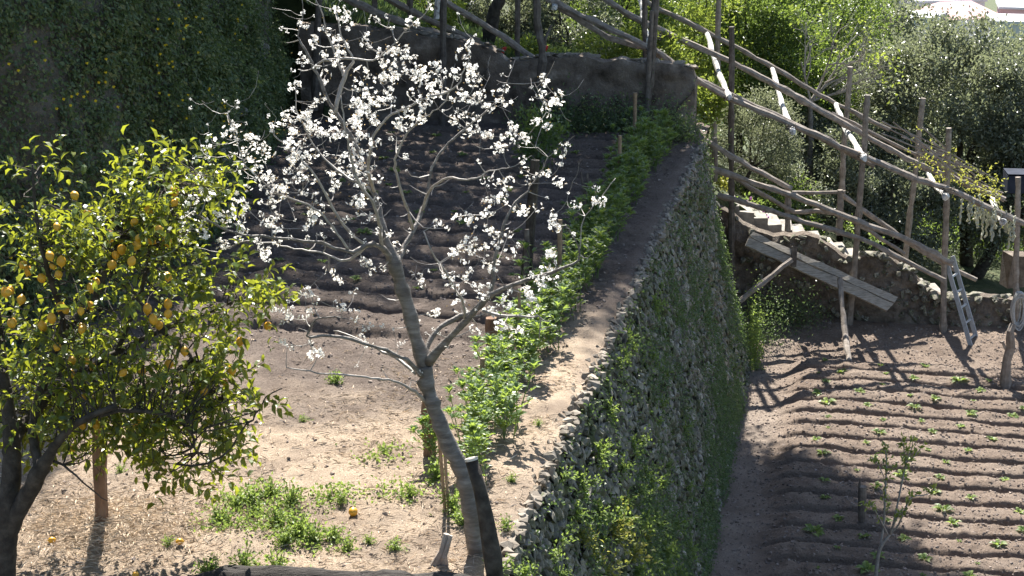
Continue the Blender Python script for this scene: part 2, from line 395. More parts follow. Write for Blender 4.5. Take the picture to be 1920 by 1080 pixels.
# ================================================================ THE SETTING
def grid_mesh(S_, T_, zf):
    ss, tt = np.meshgrid(S_, T_, indexing='ij'); x, y = st(ss, tt); z = zf(x, y)
    V = np.stack([x, y, z], -1).reshape(-1, 3); n, m = ss.shape
    i, j = np.meshgrid(np.arange(n - 1), np.arange(m - 1), indexing='ij'); i = i.ravel(); j = j.ravel()
    F = np.stack([i * m + j, i * m + j + 1, (i + 1) * m + j + 1, (i + 1) * m + j], 1)
    return V, F
def set_attr(o, name, val):
    a = o.data.attributes.new(name, 'FLOAT', 'POINT'); a.data.foreach_set('value', np.asarray(val, dtype=np.float32))

def ridge(u):
    f = u - np.floor(u)                                     # steep near face, broad top, softer far side
    return sstep(0, .13, f) * (1 - sstep(.70, .98, f)) * (.82 + .18 * np.sin(np.pi * f))
UP_S0, UP_P = 17.0, 0.70
LO_S1, LO_P = 28.35, 0.53
def zu(x, y):
    s, t = to_st(x, y)
    z = 0.10 * fbm(x * .5, y * .5, 3, 3) + 0.05 * fbm(x * 3, y * 3, 4, 5)
    w = sstep(UP_S0 - .25, UP_S0 + .25, s + 0.3 * fbm(t * .8, s * .2, 2, 9)) * sstep(-.55, -1.0, t) * sstep(28.4, 27.6, s)
    u = (s - UP_S0 + 0.13 * fbm(t * .55, s * .35, 3, 12)) / UP_P
    amp = 0.125 * (1 + 0.8 * fbm(t * 1.3, s * 1.3, 2, 14))
    z = z + w * (amp * ridge(u) - 0.05 + 0.05 * fbm(x * 7, y * 7, 3, 21))
    z = z + 0.06 * fbm(x * 12, y * 12, 3, 22)
    return z * sstep(0.0, -.35, t) - (.05 + .06 * fbm(s * 6, t * 4, 3, 23)) * sstep(-.14 + .16 * fbm(s * 2.2, t * 0, 3, 24), .02, t)
def zl(x, y):
    s, t = to_st(x, y)
    z = 0.10 * fbm(x * .5, y * .5, 3, 43) + 0.05 * fbm(x * 3, y * 3, 4, 45)
    edge = 1.55 + 0.3 * fbm(s * .9, 3.3, 3, 51)
    w = sstep(edge - .22, edge + .28, t) * sstep(LO_S1 + .2, LO_S1 - .2, s)
    u = (s - LO_S1 + 0.13 * fbm(t * .6, s * .4, 3, 52)) / LO_P
    amp = 0.105 * (1 + 0.6 * fbm(t * 1.1, s * 1.1, 2, 54))
    z = z + w * (amp * ridge(u) + 0.05 + 0.045 * fbm(x * 7, y * 7, 3, 61)) + 0.035 * fbm(x * 12, y * 12, 3, 62)
    z = z + 0.30 * sstep(LO_S1 + .1, LO_S1 + 1.9, s) * 0.6
    return ZL + z

up = solo('upper_terrace_ground', grid_mesh(np.arange(8.4, 29.4, .032), np.arange(-8.0, 0.03, .045), zu), M['soil'], kind='structure', loc=(0, 18, 0), smooth=True)
co = np.empty(len(up.data.vertices) * 3, np.float32); up.data.vertices.foreach_get('co', co); co = co.reshape(-1, 3) + np.array([0, 18, 0])
s_, t_ = to_st(co[:, 0], co[:, 1])
straw_m = np.clip(sstep(15.9, 14.2, s_ + 2.2 * fbm(co[:, 0] * 1.1, co[:, 1] * 1.1, 4, 71)) + 0.9 * sstep(-.75, -.35, t_) * sstep(19, 17, s_), 0, 1)
straw_m = straw_m * (0.55 + 0.9 * sstep(-.12, .12, fbm(co[:, 0] * 2.3, co[:, 1] * 2.3, 4, 75)) * 0.5 + .1)
set_attr(up, 'straw', np.clip(straw_m, 0, 1))
lo = solo('lower_terrace_ground', grid_mesh(np.arange(16.8, 31.4, .023), np.arange(0.4, 9.4, .034), zl), M['soil_low'], kind='structure', loc=(5, 24, ZL), smooth=True)
co = np.empty(len(lo.data.vertices) * 3, np.float32); lo.data.vertices.foreach_get('co', co); co = co.reshape(-1, 3) + np.array([5, 24, ZL])
s_, t_ = to_st(co[:, 0], co[:, 1])
set_attr(lo, 'straw', np.clip(sstep(1.7, 1.2, t_) * .7 + 0.25 * (fbm(co[:, 0] * 2, co[:, 1] * 2, 3, 77) > .05), 0, 1))

def z_hill(x, y):
    x = np.asarray(x, float); y = np.asarray(y, float)
    base = np.interp(x, [-30, -6, -3, 1.5, 3.5, 7.5, 12, 60], [6, 3.2, 1.6, 0.5, -1.6, -4.0, -4.6, -9])
    far = np.interp(y, [0, 30, 44, 60, 120, 260, 700], [0, 0, -0.6, -5, -16, -34, -60])
    lift = np.interp(x, [-30, 0, 10], [0.35, .8, 1.0])
    z = base + far * lift + 0.5 * fbm(x * .25, y * .25, 3, 81) * np.clip(y / 30, 0, 1)
    return z
def hill():
    xs = np.concatenate([np.linspace(-220, -14, 30), np.linspace(-12, 18, 61), np.linspace(20, 420, 50)])
    ys = np.concatenate([np.linspace(-40, 28, 18), np.linspace(29.6, 62, 66), np.linspace(64, 900, 70)])
    xx, yy = np.meshgrid(xs, ys, indexing='ij'); zz = z_hill(xx, yy)
    s, t = to_st(xx, yy)
    front = yy < 29.3 + 0.0 * xx
    zz = np.where(front, -5.2, zz)
    zz = np.where((s < 31.0) & (t > 0.2), np.minimum(zz, -4.6), zz)
    zz = np.where((s < 28.9) & (t <= 0.2), np.minimum(zz, -0.8), zz)
    V = np.stack([xx, yy, zz], -1).reshape(-1, 3); n, m = xx.shape
    i, j = np.meshgrid(np.arange(n - 1), np.arange(m - 1), indexing='ij'); i = i.ravel(); j = j.ravel()
    return V, np.stack([i * m + j, (i + 1) * m + j, (i + 1) * m + j + 1, i * m + j + 1], 1)
solo('hillside', hill(), M['grassland'], kind='structure', loc=(0, 0, -5))

_r = np.random.default_rng(19); _n = 16000; _x = _r.uniform(-4.2, 3.4, _n); _y = _r.uniform(29.4, 35, _n)
solo('slope_grass', leaves(np.stack([_x, _y, z_hill(_x, _y)], 1), _r.normal(0, .6, (_n, 3)) + [0, 0, 1.0], _r.normal(0, 1, (_n, 3)), _r.uniform(.08, .25, _n), _r.uniform(.02, .05, _n), 0), M['l_ivy'], 'grass and herbs on the shaded slope behind the plastered wall', 'grass', kind='stuff')  # darker ivy leaf colour on this grass stands in for shade
# ---------------------------------------------------------------- retaining wall between the terraces
W_S0, W_S1 = 8.6, 27.9
def wall_pt(s, w):
    """point on the battered face: w = 0 top edge, 1 foot"""
    t = 0.02 + 0.86 * w + 0.10 * fbm(np.asarray(s) * .5, np.asarray(w) * 2, 3, 91) * np.sin(np.pi * np.clip(w, 0, 1))
    x, y = st(s, t); return np.stack([x, y, 0.0 - 3.78 * np.asarray(w)], -1)
NW = unit(np.array([V2[0] * 3.78, V2[1] * 3.78, 0.86]))      # outward normal of the face
DW = unit(np.array([V2[0] * .86, V2[1] * .86, -3.78]))       # down the face
SW = np.array([U2[0], U2[1], 0])
wall = thing('retaining_wall', 'tall dry stone retaining wall between the upper and lower terraces', 'stone wall', (*np.array(st(18.0, .9)), ZL))
ss = np.linspace(W_S0, W_S1, 130); ww = np.linspace(.018, 1.03, 34)
sg, wg = np.meshgrid(ss, ww, indexing='ij'); PV = wall_pt(sg, wg) - NW * (0.05 + 0.05 * fbm(sg * 5, wg * 18, 3, 95))[..., None]
n, m = sg.shape; i, j = np.meshgrid(np.arange(n - 1), np.arange(m - 1), indexing='ij'); i = i.ravel(); j = j.ravel()
body_F = np.stack([i * m + j, i * m + j + 1, (i + 1) * m + j + 1, (i + 1) * m + j], 1)
# closed core: face, then a back side 0.5 m into the bank
BV = PV.copy(); bx, by = st(sg, np.full_like(sg, -0.45)); BV[..., 0] = bx; BV[..., 1] = by; BV[..., 2] -= 0.12
core = MB(); core.add(PV.reshape(-1, 3), body_F); core.add(BV.reshape(-1, 3), body_F[:, ::-1])
end = [np.stack([PV[k].reshape(-1, 3), BV[k].reshape(-1, 3)], 1).reshape(-1, 3) for k in (0, -1)]
for e in end:
    q = np.arange(len(e) // 2 - 1) * 2; core.add(e, np.stack([q, q + 1, q + 3, q + 2], 1))
part('wall_core', core.get(), M['joint'], wall)

rng = np.random.default_rng(11)
stones = []
w = 0.02
while w < 1.0:
    h = rng.uniform(.055, .115); dw = h / 3.88
    s = W_S0 + rng.uniform(0, .2)
    while s < W_S1:
        L = rng.choice([rng.uniform(.05, .10), rng.uniform(.08, .17)]) * (0.75 + 0.5 * h / .11)
        stones.append((s + L / 2, w + dw / 2 + rng.normal(0, .006), L, h)); s += L * 0.97 + rng.uniform(0, .012)
    w += dw * 0.98
SM = [mesh_np('stone', v, f) for v, f in STONES]
for me in SM: me.materials.append(M['stone'])
def proj(p):
    d = np.asarray(p) - np.array([0, 0, CAM_Z]); dep = d[1] * CP - d[2] * SP
    return 960 + FPX * d[0] / dep, 540 - FPX * (d[1] * SP + d[2] * CP) / dep, dep
rec = []
for (s, w, L, h) in stones:
    p = wall_pt(s, w); a, b, dep = proj(p)
    ok = -20 < a < 1940 and -20 < b < 1110
    rec.append((L * h / dep ** 2 if ok else 0, s, w, L, h, p))
rec.sort(key=lambda r: -r[0])
rest = MB()
for k, (sc, s, w, L, h, p) in enumerate(rec):
    a = rng.normal(.5, .5); q = rng.integers(len(STONES)); dpt = rng.uniform(.022, .05)
    e1 = SW * math.cos(a) + DW * math.sin(a); e2 = -SW * math.sin(a) + DW * math.cos(a)
    e3 = unit(NW + rng.normal(0, .15, 3)); e1 = unit(e1 - e3 * e1.dot(e3)); e2 = np.cross(e3, e1)
    A = np.stack([e1 * L * .62, e2 * h * .64, e3 * dpt], 1); c = p + NW * rng.uniform(-.02, .02)
    if k < 300:
        Mx = Matrix([[*A[r], c[r]] for r in range(3)] + [[0, 0, 0, 1]]); inst('stone', SM[q], wall, Mx)
    else:
        v, f = STONES[q]; rest.add(v @ A.T + c, f)
part('stone_face', rest.get(), M['stone'], wall, kind='stuff')
s = W_S0
CM = [me.copy() for me in SM]
for me in CM: me.materials[0] = M['cope']
while s < W_S1:
    L = rng.choice([rng.uniform(.04, .1), rng.uniform(.08, .17)]); q = rng.integers(len(CM)); wd = rng.uniform(.05, .13); a = rng.normal(0, .25)
    x, y = st(s + L / 2, -0.06 + rng.normal(0, .03)); c = np.array([x, y, -0.075 + rng.uniform(-.03, .025)])
    e1 = SW * math.cos(a) + np.array([V2[0], V2[1], 0]) * math.sin(a); e3 = unit(np.array([0, 0, 1]) + rng.normal(0, .12, 3)); e1 = unit(e1 - e3 * e1.dot(e3)); e2 = np.cross(e3, e1)
    A = np.stack([e1 * L * .54, e2 * wd * .55, e3 * rng.uniform(.05, .09)], 1)
    inst('coping_stone', CM[q], wall, Matrix([[*A[r], c[r]] for r in range(3)] + [[0, 0, 0, 1]])); s += L * .9
s = W_S0; edge_mb = MB()
while s < W_S1:
    L = rng.uniform(.05, .13); q = rng.integers(len(CM)); x, y = st(s, .015 + rng.normal(0, .025)); v, f = STONES[q]; a = rng.uniform(0, 6); sc_ = np.array([L * .6, L * .5, rng.uniform(.03, .055)])
    v = v * sc_; v = np.stack([v[:, 0] * math.cos(a) - v[:, 1] * math.sin(a), v[:, 0] * math.sin(a) + v[:, 1] * math.cos(a), v[:, 2]], 1); edge_mb.add(v + np.array([x, y, -.05 + rng.normal(0, .012)]), f); s += L * .5
part('edge_rubble', edge_mb.get(), M['cope'], wall, kind='stuff')

# ---------------------------------------------------------------- plants clinging to the retaining wall
def wall_leaves(n, seed, dens):
    r = np.random.default_rng(seed); s = r.uniform(9, W_S1, n * 4); w = r.uniform(0.0, 1.0, n * 4)
    keep = r.random(n * 4) < dens(s, w); s = s[keep][:n]; w = w[keep][:n]; k = len(s)
    P = wall_pt(s, w) + NW * np.abs(r.normal(.03, .035, k))[:, None]
    return P, r, k
def dens1(s, w):
    g = fbm(s * 1.1, w * 4.2, 4, 101); far = sstep(14, 24, s)
    return np.clip(sstep(.10 - .22 * sstep(.1, .9, w) - .02 * far, .32 - .22 * sstep(.1, .9, w) - .02 * far, g + .05) * (0.35 + .65 * sstep(0, .4, w)) + .06, 0, 1)
P, r, k = wall_leaves(52000, 21, dens1)
D = unit(r.standard_normal((k, 3)) * .8 + NW * .7 + np.array([0, 0, -.5])); N = unit(NW + np.array([0, 0, .8]) + r.standard_normal((k, 3)) * .5)
solo('creeping_plant', leaves(P, D, N, r.uniform(.018, .046, k), r.uniform(.014, .034, k), 0), M['l_wall'], 'small leaved creeper spread in patches over the stone retaining wall', 'creeper', kind='stuff')
# bright leafy tufts growing from the joints of the near part
def tuft_mesh(seed, R_, nst, lf, Lr, up_, kind=1):
    r = np.random.default_rng(seed); C = []; D = []; stems = MB()
    for _ in range(nst):
        d = unit(r.standard_normal(3) * .8 + np.asarray(up_)); ln = R_ * r.uniform(.5, 1)
        stems.addm(*tube(np.array([d * 0, d * ln * .5, d * ln]), [R_ * .03, R_ * .02, R_ * .012], 3, cap=False))
        for q in range(lf):
            u = (q + .5) / lf; C.append(d * ln * u + r.normal(0, R_ * .12, 3)); D.append(unit(d * .6 + r.standard_normal(3) * .8))
    C = np.array(C); D = np.array(D); k = len(C)
    return leaves(C, D, np.array([0, 0, 1]) + r.standard_normal((k, 3)) * .6, r.uniform(*Lr, k), r.uniform(*Lr, k) * .62, kind), stems.get()
def shared(name, VF, mat, smooth=False):
    me = mesh_np(name, *VF); me.materials.append(mat); return me
def plant_kind(fol, stem, mf, ms=None): return shared('foliage', fol, mf), shared('stem', stem, ms or mf)
TUFT = [plant_kind(*tuft_mesh(300 + i, .16, 9, 7, (.03, .055), NW * .5 + np.array([0, 0, .1])), M['l_weed']) for i in range(4)]
TUFT_Y = [plant_kind(*tuft_mesh(330 + i, .26, 13, 9, (.03, .06), NW * .5 + np.array([0, 0, .5])), M['l_yellow']) for i in range(3)]
def place(name, pk, loc, rz, sc, label, cat, group=None, tilt=(0, 0)):
    o = thing(name, label, cat, loc, group)
    o.rotation_euler = (tilt[0], tilt[1], rz); o.scale = (sc,) * 3 if np.isscalar(sc) else sc
    for nm, me in zip(('foliage', 'stem'), pk):
        c = bpy.data.objects.new(nm, me); COL.objects.link(c); c.parent = o
        if nm == 'foliage': c['kind'] = 'stuff'
    return o
r = np.random.default_rng(31); cnt = 0
while cnt < 62:
    s = r.uniform(10.2, 21); w = r.beta(1.3, 1.6) * .9 + .03
    if r.random() > 1.15 - (s - 10) / 12: continue
    p = wall_pt(s, w) + NW * .05; a, b, _ = proj(p)
    if not (900 < a < 1400 and 300 < b < 1085): continue
    place('wall_plant', TUFT[cnt % 4], p, r.normal(0, .4), r.uniform(.55, 1.15), 'small bright green leafy tuft rooted in a joint of the stone retaining wall', 'plant', 'green tufts on the retaining wall'); cnt += 1
for i, (a, b, sc) in enumerate([(1140, 1000, 1.2), (1175, 1045, 1.1), (1110, 1055, 1.0), (1160, 950, .9), (1200, 1010, .8), (1085, 1010, .7), (1130, 1075, 1.1)]):
    # intersect the pixel ray with the wall face plane
    rr = ray(a, b); p0 = wall_pt(14, 0.3); kk = (p0 - np.array([0, 0, CAM_Z])).dot(NW) / rr.dot(NW); p = np.array([0, 0, CAM_Z]) + rr * kk + NW * .03
    place('wall_bush', TUFT_Y[i % 3], p, i * 1.3, sc, 'yellowish dry herb bush at the bottom of the near stone wall face', 'plant', 'yellowish bushes on the near wall face')
r2 = np.random.default_rng(33); C = []
for (a, b) in [(1150, 1012), (1165, 1022), (1168, 1028), (1135, 1015), (1190, 1062), (1188, 1050), (1170, 1040)]:
    rr = ray(a, b); p0 = wall_pt(14, 0.3); kk = (p0 - np.array([0, 0, CAM_Z])).dot(NW) / rr.dot(NW); C.append(np.array([0, 0, CAM_Z]) + rr * kk + NW * .25)

# ---------------------------------------------------------------- tall ivy covered wall on the left
IV = spline(np.array([[-3.9, 31.0], [-3.75, 27], [-3.68, 23.5], [-3.7, 20.8], [-4.35, 17.6], [-5.9, 15.2], [-8.8, 13.2]]) @ np.eye(2, 3), 90)[:, :2]
ivT = np.gradient(IV, axis=0); ivT /= np.linalg.norm(ivT, axis=1)[:, None]; ivN = np.stack([-ivT[:, 1], ivT[:, 0]], 1)
if ivN[10, 0] < 0: ivN = -ivN
def iv_pt(u, z, d=0.0):
    f = np.clip(np.asarray(u, float), 0, .9999) * (len(IV) - 1); i = f.astype(int); g = (f - i)[..., None]
    p = IV[i] * (1 - g) + IV[i + 1] * g; nn = ivN[i] * (1 - g) + ivN[i + 1] * g
    off = -0.09 * np.asarray(z) + 0.35 * fbm(np.asarray(u) * 14, np.asarray(z) * .6, 4, 111) + d
    p = p + nn * off[..., None]; return np.concatenate([p, np.asarray(z)[..., None]], -1), nn
ug, zg = np.meshgrid(np.linspace(0, 1, 150), np.linspace(-.3, 8.0, 60), indexing='ij')
PV, _ = iv_pt(ug, zg, 0.12 * fbm(ug * 60, zg * 3, 3, 115)); n, m = ug.shape
BV = PV.copy(); BV[..., 0] -= 1.2
i, j = np.meshgrid(np.arange(n - 1), np.arange(m - 1), indexing='ij'); i = i.ravel(); j = j.ravel()
F = np.stack([i * m + j, i * m + j + 1, (i + 1) * m + j + 1, (i + 1) * m + j], 1)
bl = MB(); bl.add(PV.reshape(-1, 3), F); bl.add(BV.reshape(-1, 3), F[:, ::-1])
e = np.stack([PV[:, -1], BV[:, -1]], 1).reshape(-1, 3); q = np.arange(n - 1) * 2; bl.add(e, np.stack([q, q + 1, q + 3, q + 2], 1))
ivw = thing('ivy_wall', 'high dark masonry wall overgrown with ivy on the left', 'wall', (-4.2, 22, 0))
part('wall_face', bl.get(), M['cliff'], ivw, smooth=True)
r = np.random.default_rng(41); n0 = 190000
u = r.random(n0); z = np.concatenate([r.uniform(0, 4.2, int(n0 * .86)), r.uniform(4.2, 8.0, n0 - int(n0 * .86))])
g = fbm(u * 16, z * 1.1, 4, 121) + .6 * fbm(u * 60, z * 4, 3, 125)
keep = r.random(n0) < np.clip(.82 + 2.6 * g, .3, 1) * (0.45 + .55 * sstep(.0, .2, u)) * (1 + .6 * sstep(.4, .6, u)); u = u[keep]; z = z[keep]; g = g[keep]; k = len(u)
P, nn = iv_pt(u, z, np.abs(r.normal(.05, .07, k)) + np.clip(.5 * g, -.05, .22)); nn3 = np.concatenate([nn, np.zeros((k, 1))], 1)
D = unit(r.standard_normal((k, 3)) * .6 + nn3 * .5 + np.array([0, 0, -.75])); N = unit(nn3 + np.array([0, 0, .5]) + r.standard_normal((k, 3)) * .45)
part('ivy', leaves(P, D, N, r.uniform(.025, .085, k) * (1 + .5 * np.clip(2 * g, -.6, .6)), r.uniform(.02, .055, k), 0), M['l_ivy'], ivw, 'dense dark ivy hanging over the wall', kind='stuff')
C = []
for _ in range(26):
    uu = r.uniform(.28, .72); zz = r.uniform(.9, 3.6)
    for _ in range(r.integers(2, 8)): C.append((uu + r.normal(0, .012), zz + r.normal(0, .16)))
C = np.array(C); P, nn = iv_pt(C[:, 0], C[:, 1], np.full(len(C), .25)); k = len(P); mb = MB()
for a_ in range(5):
    th = a_ * 1.257; D = np.stack([np.full(k, .25), np.full(k, -.75) + .5 * math.cos(th), np.full(k, .6 * math.sin(th))], 1) + np.array([math.cos(th) * .5, 0, 0])
    mb.add(*leaves(P, D, np.array([[.5, -.6, .6]]) + r.normal(0, .2, (k, 3)), .024, .02, 0))
part('yellow_flowers', mb.get(), M['f_yellow'], ivw, 'scattered small yellow flowers', kind='stuff')
# bare patches of masonry
for i in range(26):
    uu = r.uniform(.1, .45); zz = r.uniform(.1, 2.2); p, nn = iv_pt(np.array([uu]), np.array([zz]), np.array([.03])); q = r.integers(12)
    A = np.diag([r.uniform(.07, .13), r.uniform(.12, .22), r.uniform(.09, .17)])
    inst('wall_stone', SM[q], ivw, Matrix([[*A[a_], p[0][a_]] for a_ in range(3)] + [[0, 0, 0, 1]]))

# ---------------------------------------------------------------- plastered wall at the far end of the upper terrace
def slab_wall(pts_top, s_of, z0, thick, seed, nx=150, nz=30, amp=.06, bulge=.05):
    """pts_top: (px, py) along the top edge; the wall stands on the line Y = s_of(px)"""
    px = np.array([p[0] for p in pts_top], float); py = np.array([p[1] for p in pts_top], float)
    a = np.linspace(px[0], px[-1], nx); b = np.interp(a, px, py)
    T = np.array([at(q, w_, s_of(q)) for q, w_ in zip(a, b)])
    T[:, 2] += .05 * fbm(a * .03, a * 0, 4, seed) * 2
    tg = unit(np.gradient(T[:, :2], axis=0)); nn = np.stack([tg[:, 1], -tg[:, 0]], 1)
    if nn[nx // 2, 1] > 0: nn = -nn
    v = np.linspace(0, 1, nz)
    zg = z0 + (T[:, 2][:, None] - z0) * v[None]
    ag = np.linspace(0, 1, nx)[:, None] * np.ones((1, nz))
    L = np.linalg.norm(T[-1, :2] - T[0, :2])
    off = amp * 2 * fbm(ag * L * 2.2, zg * 2.2, 4, seed + 3) + amp * fbm(ag * L * 9, zg * 9, 3, seed + 5) + bulge * (1 - v[None]) - .05 * sstep(.9, 1, v[None])
    Fp = np.stack([T[:, 0][:, None] + nn[:, 0][:, None] * off, T[:, 1][:, None] + nn[:, 1][:, None] * off, zg], -1)
    Bp = np.stack([T[:, 0][:, None] - nn[:, 0][:, None] * thick + 0 * zg, T[:, 1][:, None] - nn[:, 1][:, None] * thick + 0 * zg, zg - .03], -1)
    i, j = np.meshgrid(np.arange(nx - 1), np.arange(nz - 1), indexing='ij'); i = i.ravel(); j = j.ravel()
    F = np.stack([i * nz + j, (i + 1) * nz + j, (i + 1) * nz + j + 1, i * nz + j + 1], 1)
    mb = MB(); mb.add(Fp.reshape(-1, 3), F); mb.add(Bp.reshape(-1, 3), F[:, ::-1])
    mid = (Fp[:, -1] + Bp[:, -1]) / 2; mid[:, 2] += .04
    e = np.stack([Fp[:, -1], mid, Bp[:, -1]], 1).reshape(-1, 3); q = np.arange(nx - 1) * 3
    mb.add(e, np.concatenate([np.stack([q, q + 3, q + 4, q + 1], 1), np.stack([q + 1, q + 4, q + 5, q + 2], 1)]))
    for k in (0, -1):
        e = np.stack([Fp[k], Bp[k]], 1).reshape(-1, 3); q = np.arange(nz - 1) * 2; mb.add(e, np.stack([q, q + 1, q + 3, q + 2], 1))
    return mb.get(), T, nn
def Yu(px): return 28.75 - 0.19 * (px - 960) / FPX * 29.5
bw = thing('terrace_end_wall', 'crumbling plastered wall closing the far end of the upper terrace', 'wall', (0, 28.6, 0))
VF, BT, Bn = slab_wall([(560, 45), (640, 50), (740, 58), (830, 74), (905, 88), (930, 100), (950, 116), (1000, 112), (1080, 110), (1150, 114), (1220, 118), (1270, 124), (1296, 132), (1304, 150)], Yu, -.15, .4, 131, amp=.07)
part('plaster_face', VF, M['plaster'], bw, smooth=True)
r = np.random.default_rng(51)
for k in range(46):
    f = r.uniform(.28, 1) * (len(BT) - 1); i = int(f); p = BT[i] - np.array([*Bn[i], 0]) * .18 + np.array([0, 0, .02]); q = r.integers(12)
    A = Matrix.Rotation(r.uniform(0, 6), 3, 'Z') @ Matrix.Diagonal(Vector((r.uniform(.08, .16), r.uniform(.08, .14), r.uniform(.03, .06))))
    Mx = A.to_4x4(); Mx.translation = Vector(p); inst('coping_stone', CM[q], bw, Mx)
def crack(pts, Yf, wdt, parent):
    P = np.array([at(a, b, Yf(a)) - np.array([0, .075, 0]) for a, b in pts]); P = spline(P, 14); P += r.normal(0, .006, P.shape)
    part('crack', tubes(tube(P, np.linspace(wdt, wdt * .5, len(P)), 4)), M['joint'], parent)
crack([(1075, 228), (1082, 205), (1094, 185), (1103, 172)], Yu, .012, bw)
crack([(905, 190), (912, 165), (908, 140), (918, 122)], Yu, .012, bw)
crack([(1252, 228), (1270, 200), (1288, 182), (1300, 165)], Yu, .014, bw)

# ---------------------------------------------------------------- rubble wall at the far end of the lower terrace
def Yl(px): return 29.55 - 0.19 * ((px - 1590) / FPX * 30.0)
rw = thing('rubble_wall', 'rough earthy rubble wall with a sloping top below the stone steps', 'wall', (*at(1600, 620, 29.5)[:2], ZL))
VF, RT, Rn = slab_wall([(1330, 385), (1372, 402), (1392, 420), (1420, 436), (1450, 446), (1475, 446), (1505, 440), (1530, 446), (1555, 462), (1585, 486), (1610, 486), (1640, 480), (1668, 488), (1690, 504), (1712, 514), (1732, 540), (1760, 560), (1850, 560), (1990, 566)], Yl, ZL - .2, .4, 141, nx=200, nz=40, amp=.1, bulge=.16)
part('rubble_face', VF, M['rubble'], rw)
r = np.random.default_rng(52)
for k in range(260):                                    # stones showing in the rubble
    i = r.integers(4, len(RT) - 4); zz = ZL + (RT[i, 2] - ZL) * r.uniform(.08, 1.0) ** .8; q = r.integers(12)
    p = np.array([RT[i, 0], RT[i, 1], zz]) + np.array([*Rn[i], 0]) * (.02 + .14 * (1 - (zz - ZL) / (RT[i, 2] - ZL)))
    A = Matrix.Rotation(r.uniform(0, 6), 3, 'Y') @ Matrix.Diagonal(Vector((r.uniform(.03, .1), r.uniform(.04, .08), r.uniform(.03, .065))))
    Mx = A.to_4x4(); Mx.translation = Vector(p); inst('rubble_stone', SM[q], rw, Mx)
for k in range(40):
    i = r.integers(int(.3 * len(RT)), len(RT) - 2); p = RT[i] - np.array([*Rn[i], 0]) * r.uniform(.0, .3) + np.array([0, 0, .0]); q = r.integers(12)
    A = Matrix.Rotation(r.uniform(0, 6), 3, 'Z') @ Matrix.Diagonal(Vector((r.uniform(.08, .18), r.uniform(.08, .14), r.uniform(.04, .08))))
    Mx = A.to_4x4(); Mx.translation = Vector(p); inst('coping_stone', SM[q], rw, Mx)
block = at(1905, 548, 30.0)
solo('stone_block', box(block + np.array([.1, .2, .35]), (.5, .4, .55), .1, .03, r), M['rubble'], 'squared stone block standing on the low wall at the right edge', 'stone block')

# ---------------------------------------------------------------- stone stairway behind the rubble wall
sw_ = thing('stone_stairway', 'pale stone steps descending behind the rubble wall beside the pole railing', 'stairs', (*at(1560, 470, 30.6)[:2], ZL))
A0 = at(1345, 372, 30.6); A1 = at(1760, 556, 30.5); NST = 17
for k in range(NST):
    f = k / (NST - 1); p = A0 + (A1 - A0) * f; dx = np.linalg.norm((A1 - A0)[:2]) / (NST - 1)
    v, f_ = box(p + np.array([0, .35, -.25]), (dx * 1.12, .95, .5), math.atan2(*(A1 - A0)[1::-1]) + r.normal(0, .04), .025, r)
    part('step', (v, f_), M['step'], sw_)

# ================================================================ POLES, PERGOLA, RAILINGS
def Yf(px): return 30.35 - 0.00202 * (px - 1030)
def P3(lst, Y): return np.array([at(a, b, Y(a) if callable(Y) else Y) for a, b in lst])
def polyl(pts, r0, r1, seed, sides=8):
    rg = np.random.default_rng(seed); P = spline(pts, step=.16); n = len(P); u = np.linspace(0, 1, n)
    P = P + rg.normal(0, .006, P.shape); rad = (r0 + (r1 - r0) * u) * (1 + .08 * rg.standard_normal(n)); rad[rg.random(n) < .1] *= 1.22
    return tube(P, rad, sides, rough=.09, rng=rg)
pg = thing('pergola', 'sloping pergola of weathered poles with white painted cross poles over the steps', 'pergola', (*at(1600, 620, 29.4)[:2], ZL))
def foot(px, z): 
    return z
# front posts
for k, (a0, b0, a1, Yp, z0) in enumerate([(1372, 50, 1371, 29.75, ZL), (1627, 178, 1592, 29.15, ZL), (1779, 240, 1767, 28.8, ZL), (1909, 332, 1903, 28.9, ZL)]):
    T = at(a0, b0, Yp); q = onz(a1, 640, z0); B = np.array([(a1 - 960) / FPX * (Yp * CP + (CAM_Z - z0) * SP), Yp, float(zl((a1 - 960) / FPX * 31, Yp)) - .1])
    part('post', tubes(pole(B, T, .056, .045, .006, seed=400 + k)), M['pole'] if k else M['pole_dark'], pg)
T = at(1232, -70, 28.3); B = at(1214, 222, 28.35); part('post', tubes(pole(B, T, .065, .055, .01, seed=410, mid=[at(1222, 130, 28.3)])), M['pole_dark'], pg)
T = at(1209, -40, 29.9); B = at(1210, 140, 29.9); part('post', tubes(pole(B, T, .05, .045, .008, seed=411)), M['pole_dark'], pg)
for k, (a0, b0, a1, b1) in enumerate([(1350, -40, 1336, 330), (1594, 125, 1572, 440), (1731, 184, 1697, 490)]):
    part('post', tubes(pole(at(a1, b1, Yf(a1) + 2.0), at(a0, b0, Yf(a0) + 1.9), .055, .045, .01, seed=420 + k)), M['pole'], pg)
front = P3([(940, -50), (985, -28), (1060, 14), (1150, 58), (1230, 96), (1300, 146), (1400, 198), (1500, 240), (1610, 289), (1700, 328), (1780, 356), (1860, 392), (1990, 452)], lambda a: Yf(a) - .75)
fbeam = part('beam', tubes(polyl(front, .054, .048, 430)), M['pole'], pg)
part('beam', tubes(polyl(P3([(1035, 6), (1090, 40), (1150, 72), (1200, 88), (1240, 106)], lambda a: Yf(a) - .62), .05, .045, 431)), M['pole'], pg)
part('beam', tubes(polyl(P3([(1290, 140), (1380, 182), (1470, 222), (1560, 270), (1640, 312)], lambda a: Yf(a) - .62), .04, .04, 435)), M['pole'], pg)
part('beam', tubes(polyl(P3([(1080, -40), (1130, -4), (1200, 38), (1300, 84), (1400, 131), (1480, 174), (1560, 219), (1640, 264), (1720, 307), (1800, 340), (1885, 374)], lambda a: Yf(a) + .5), .055, .046, 432)), M['pole'], pg)
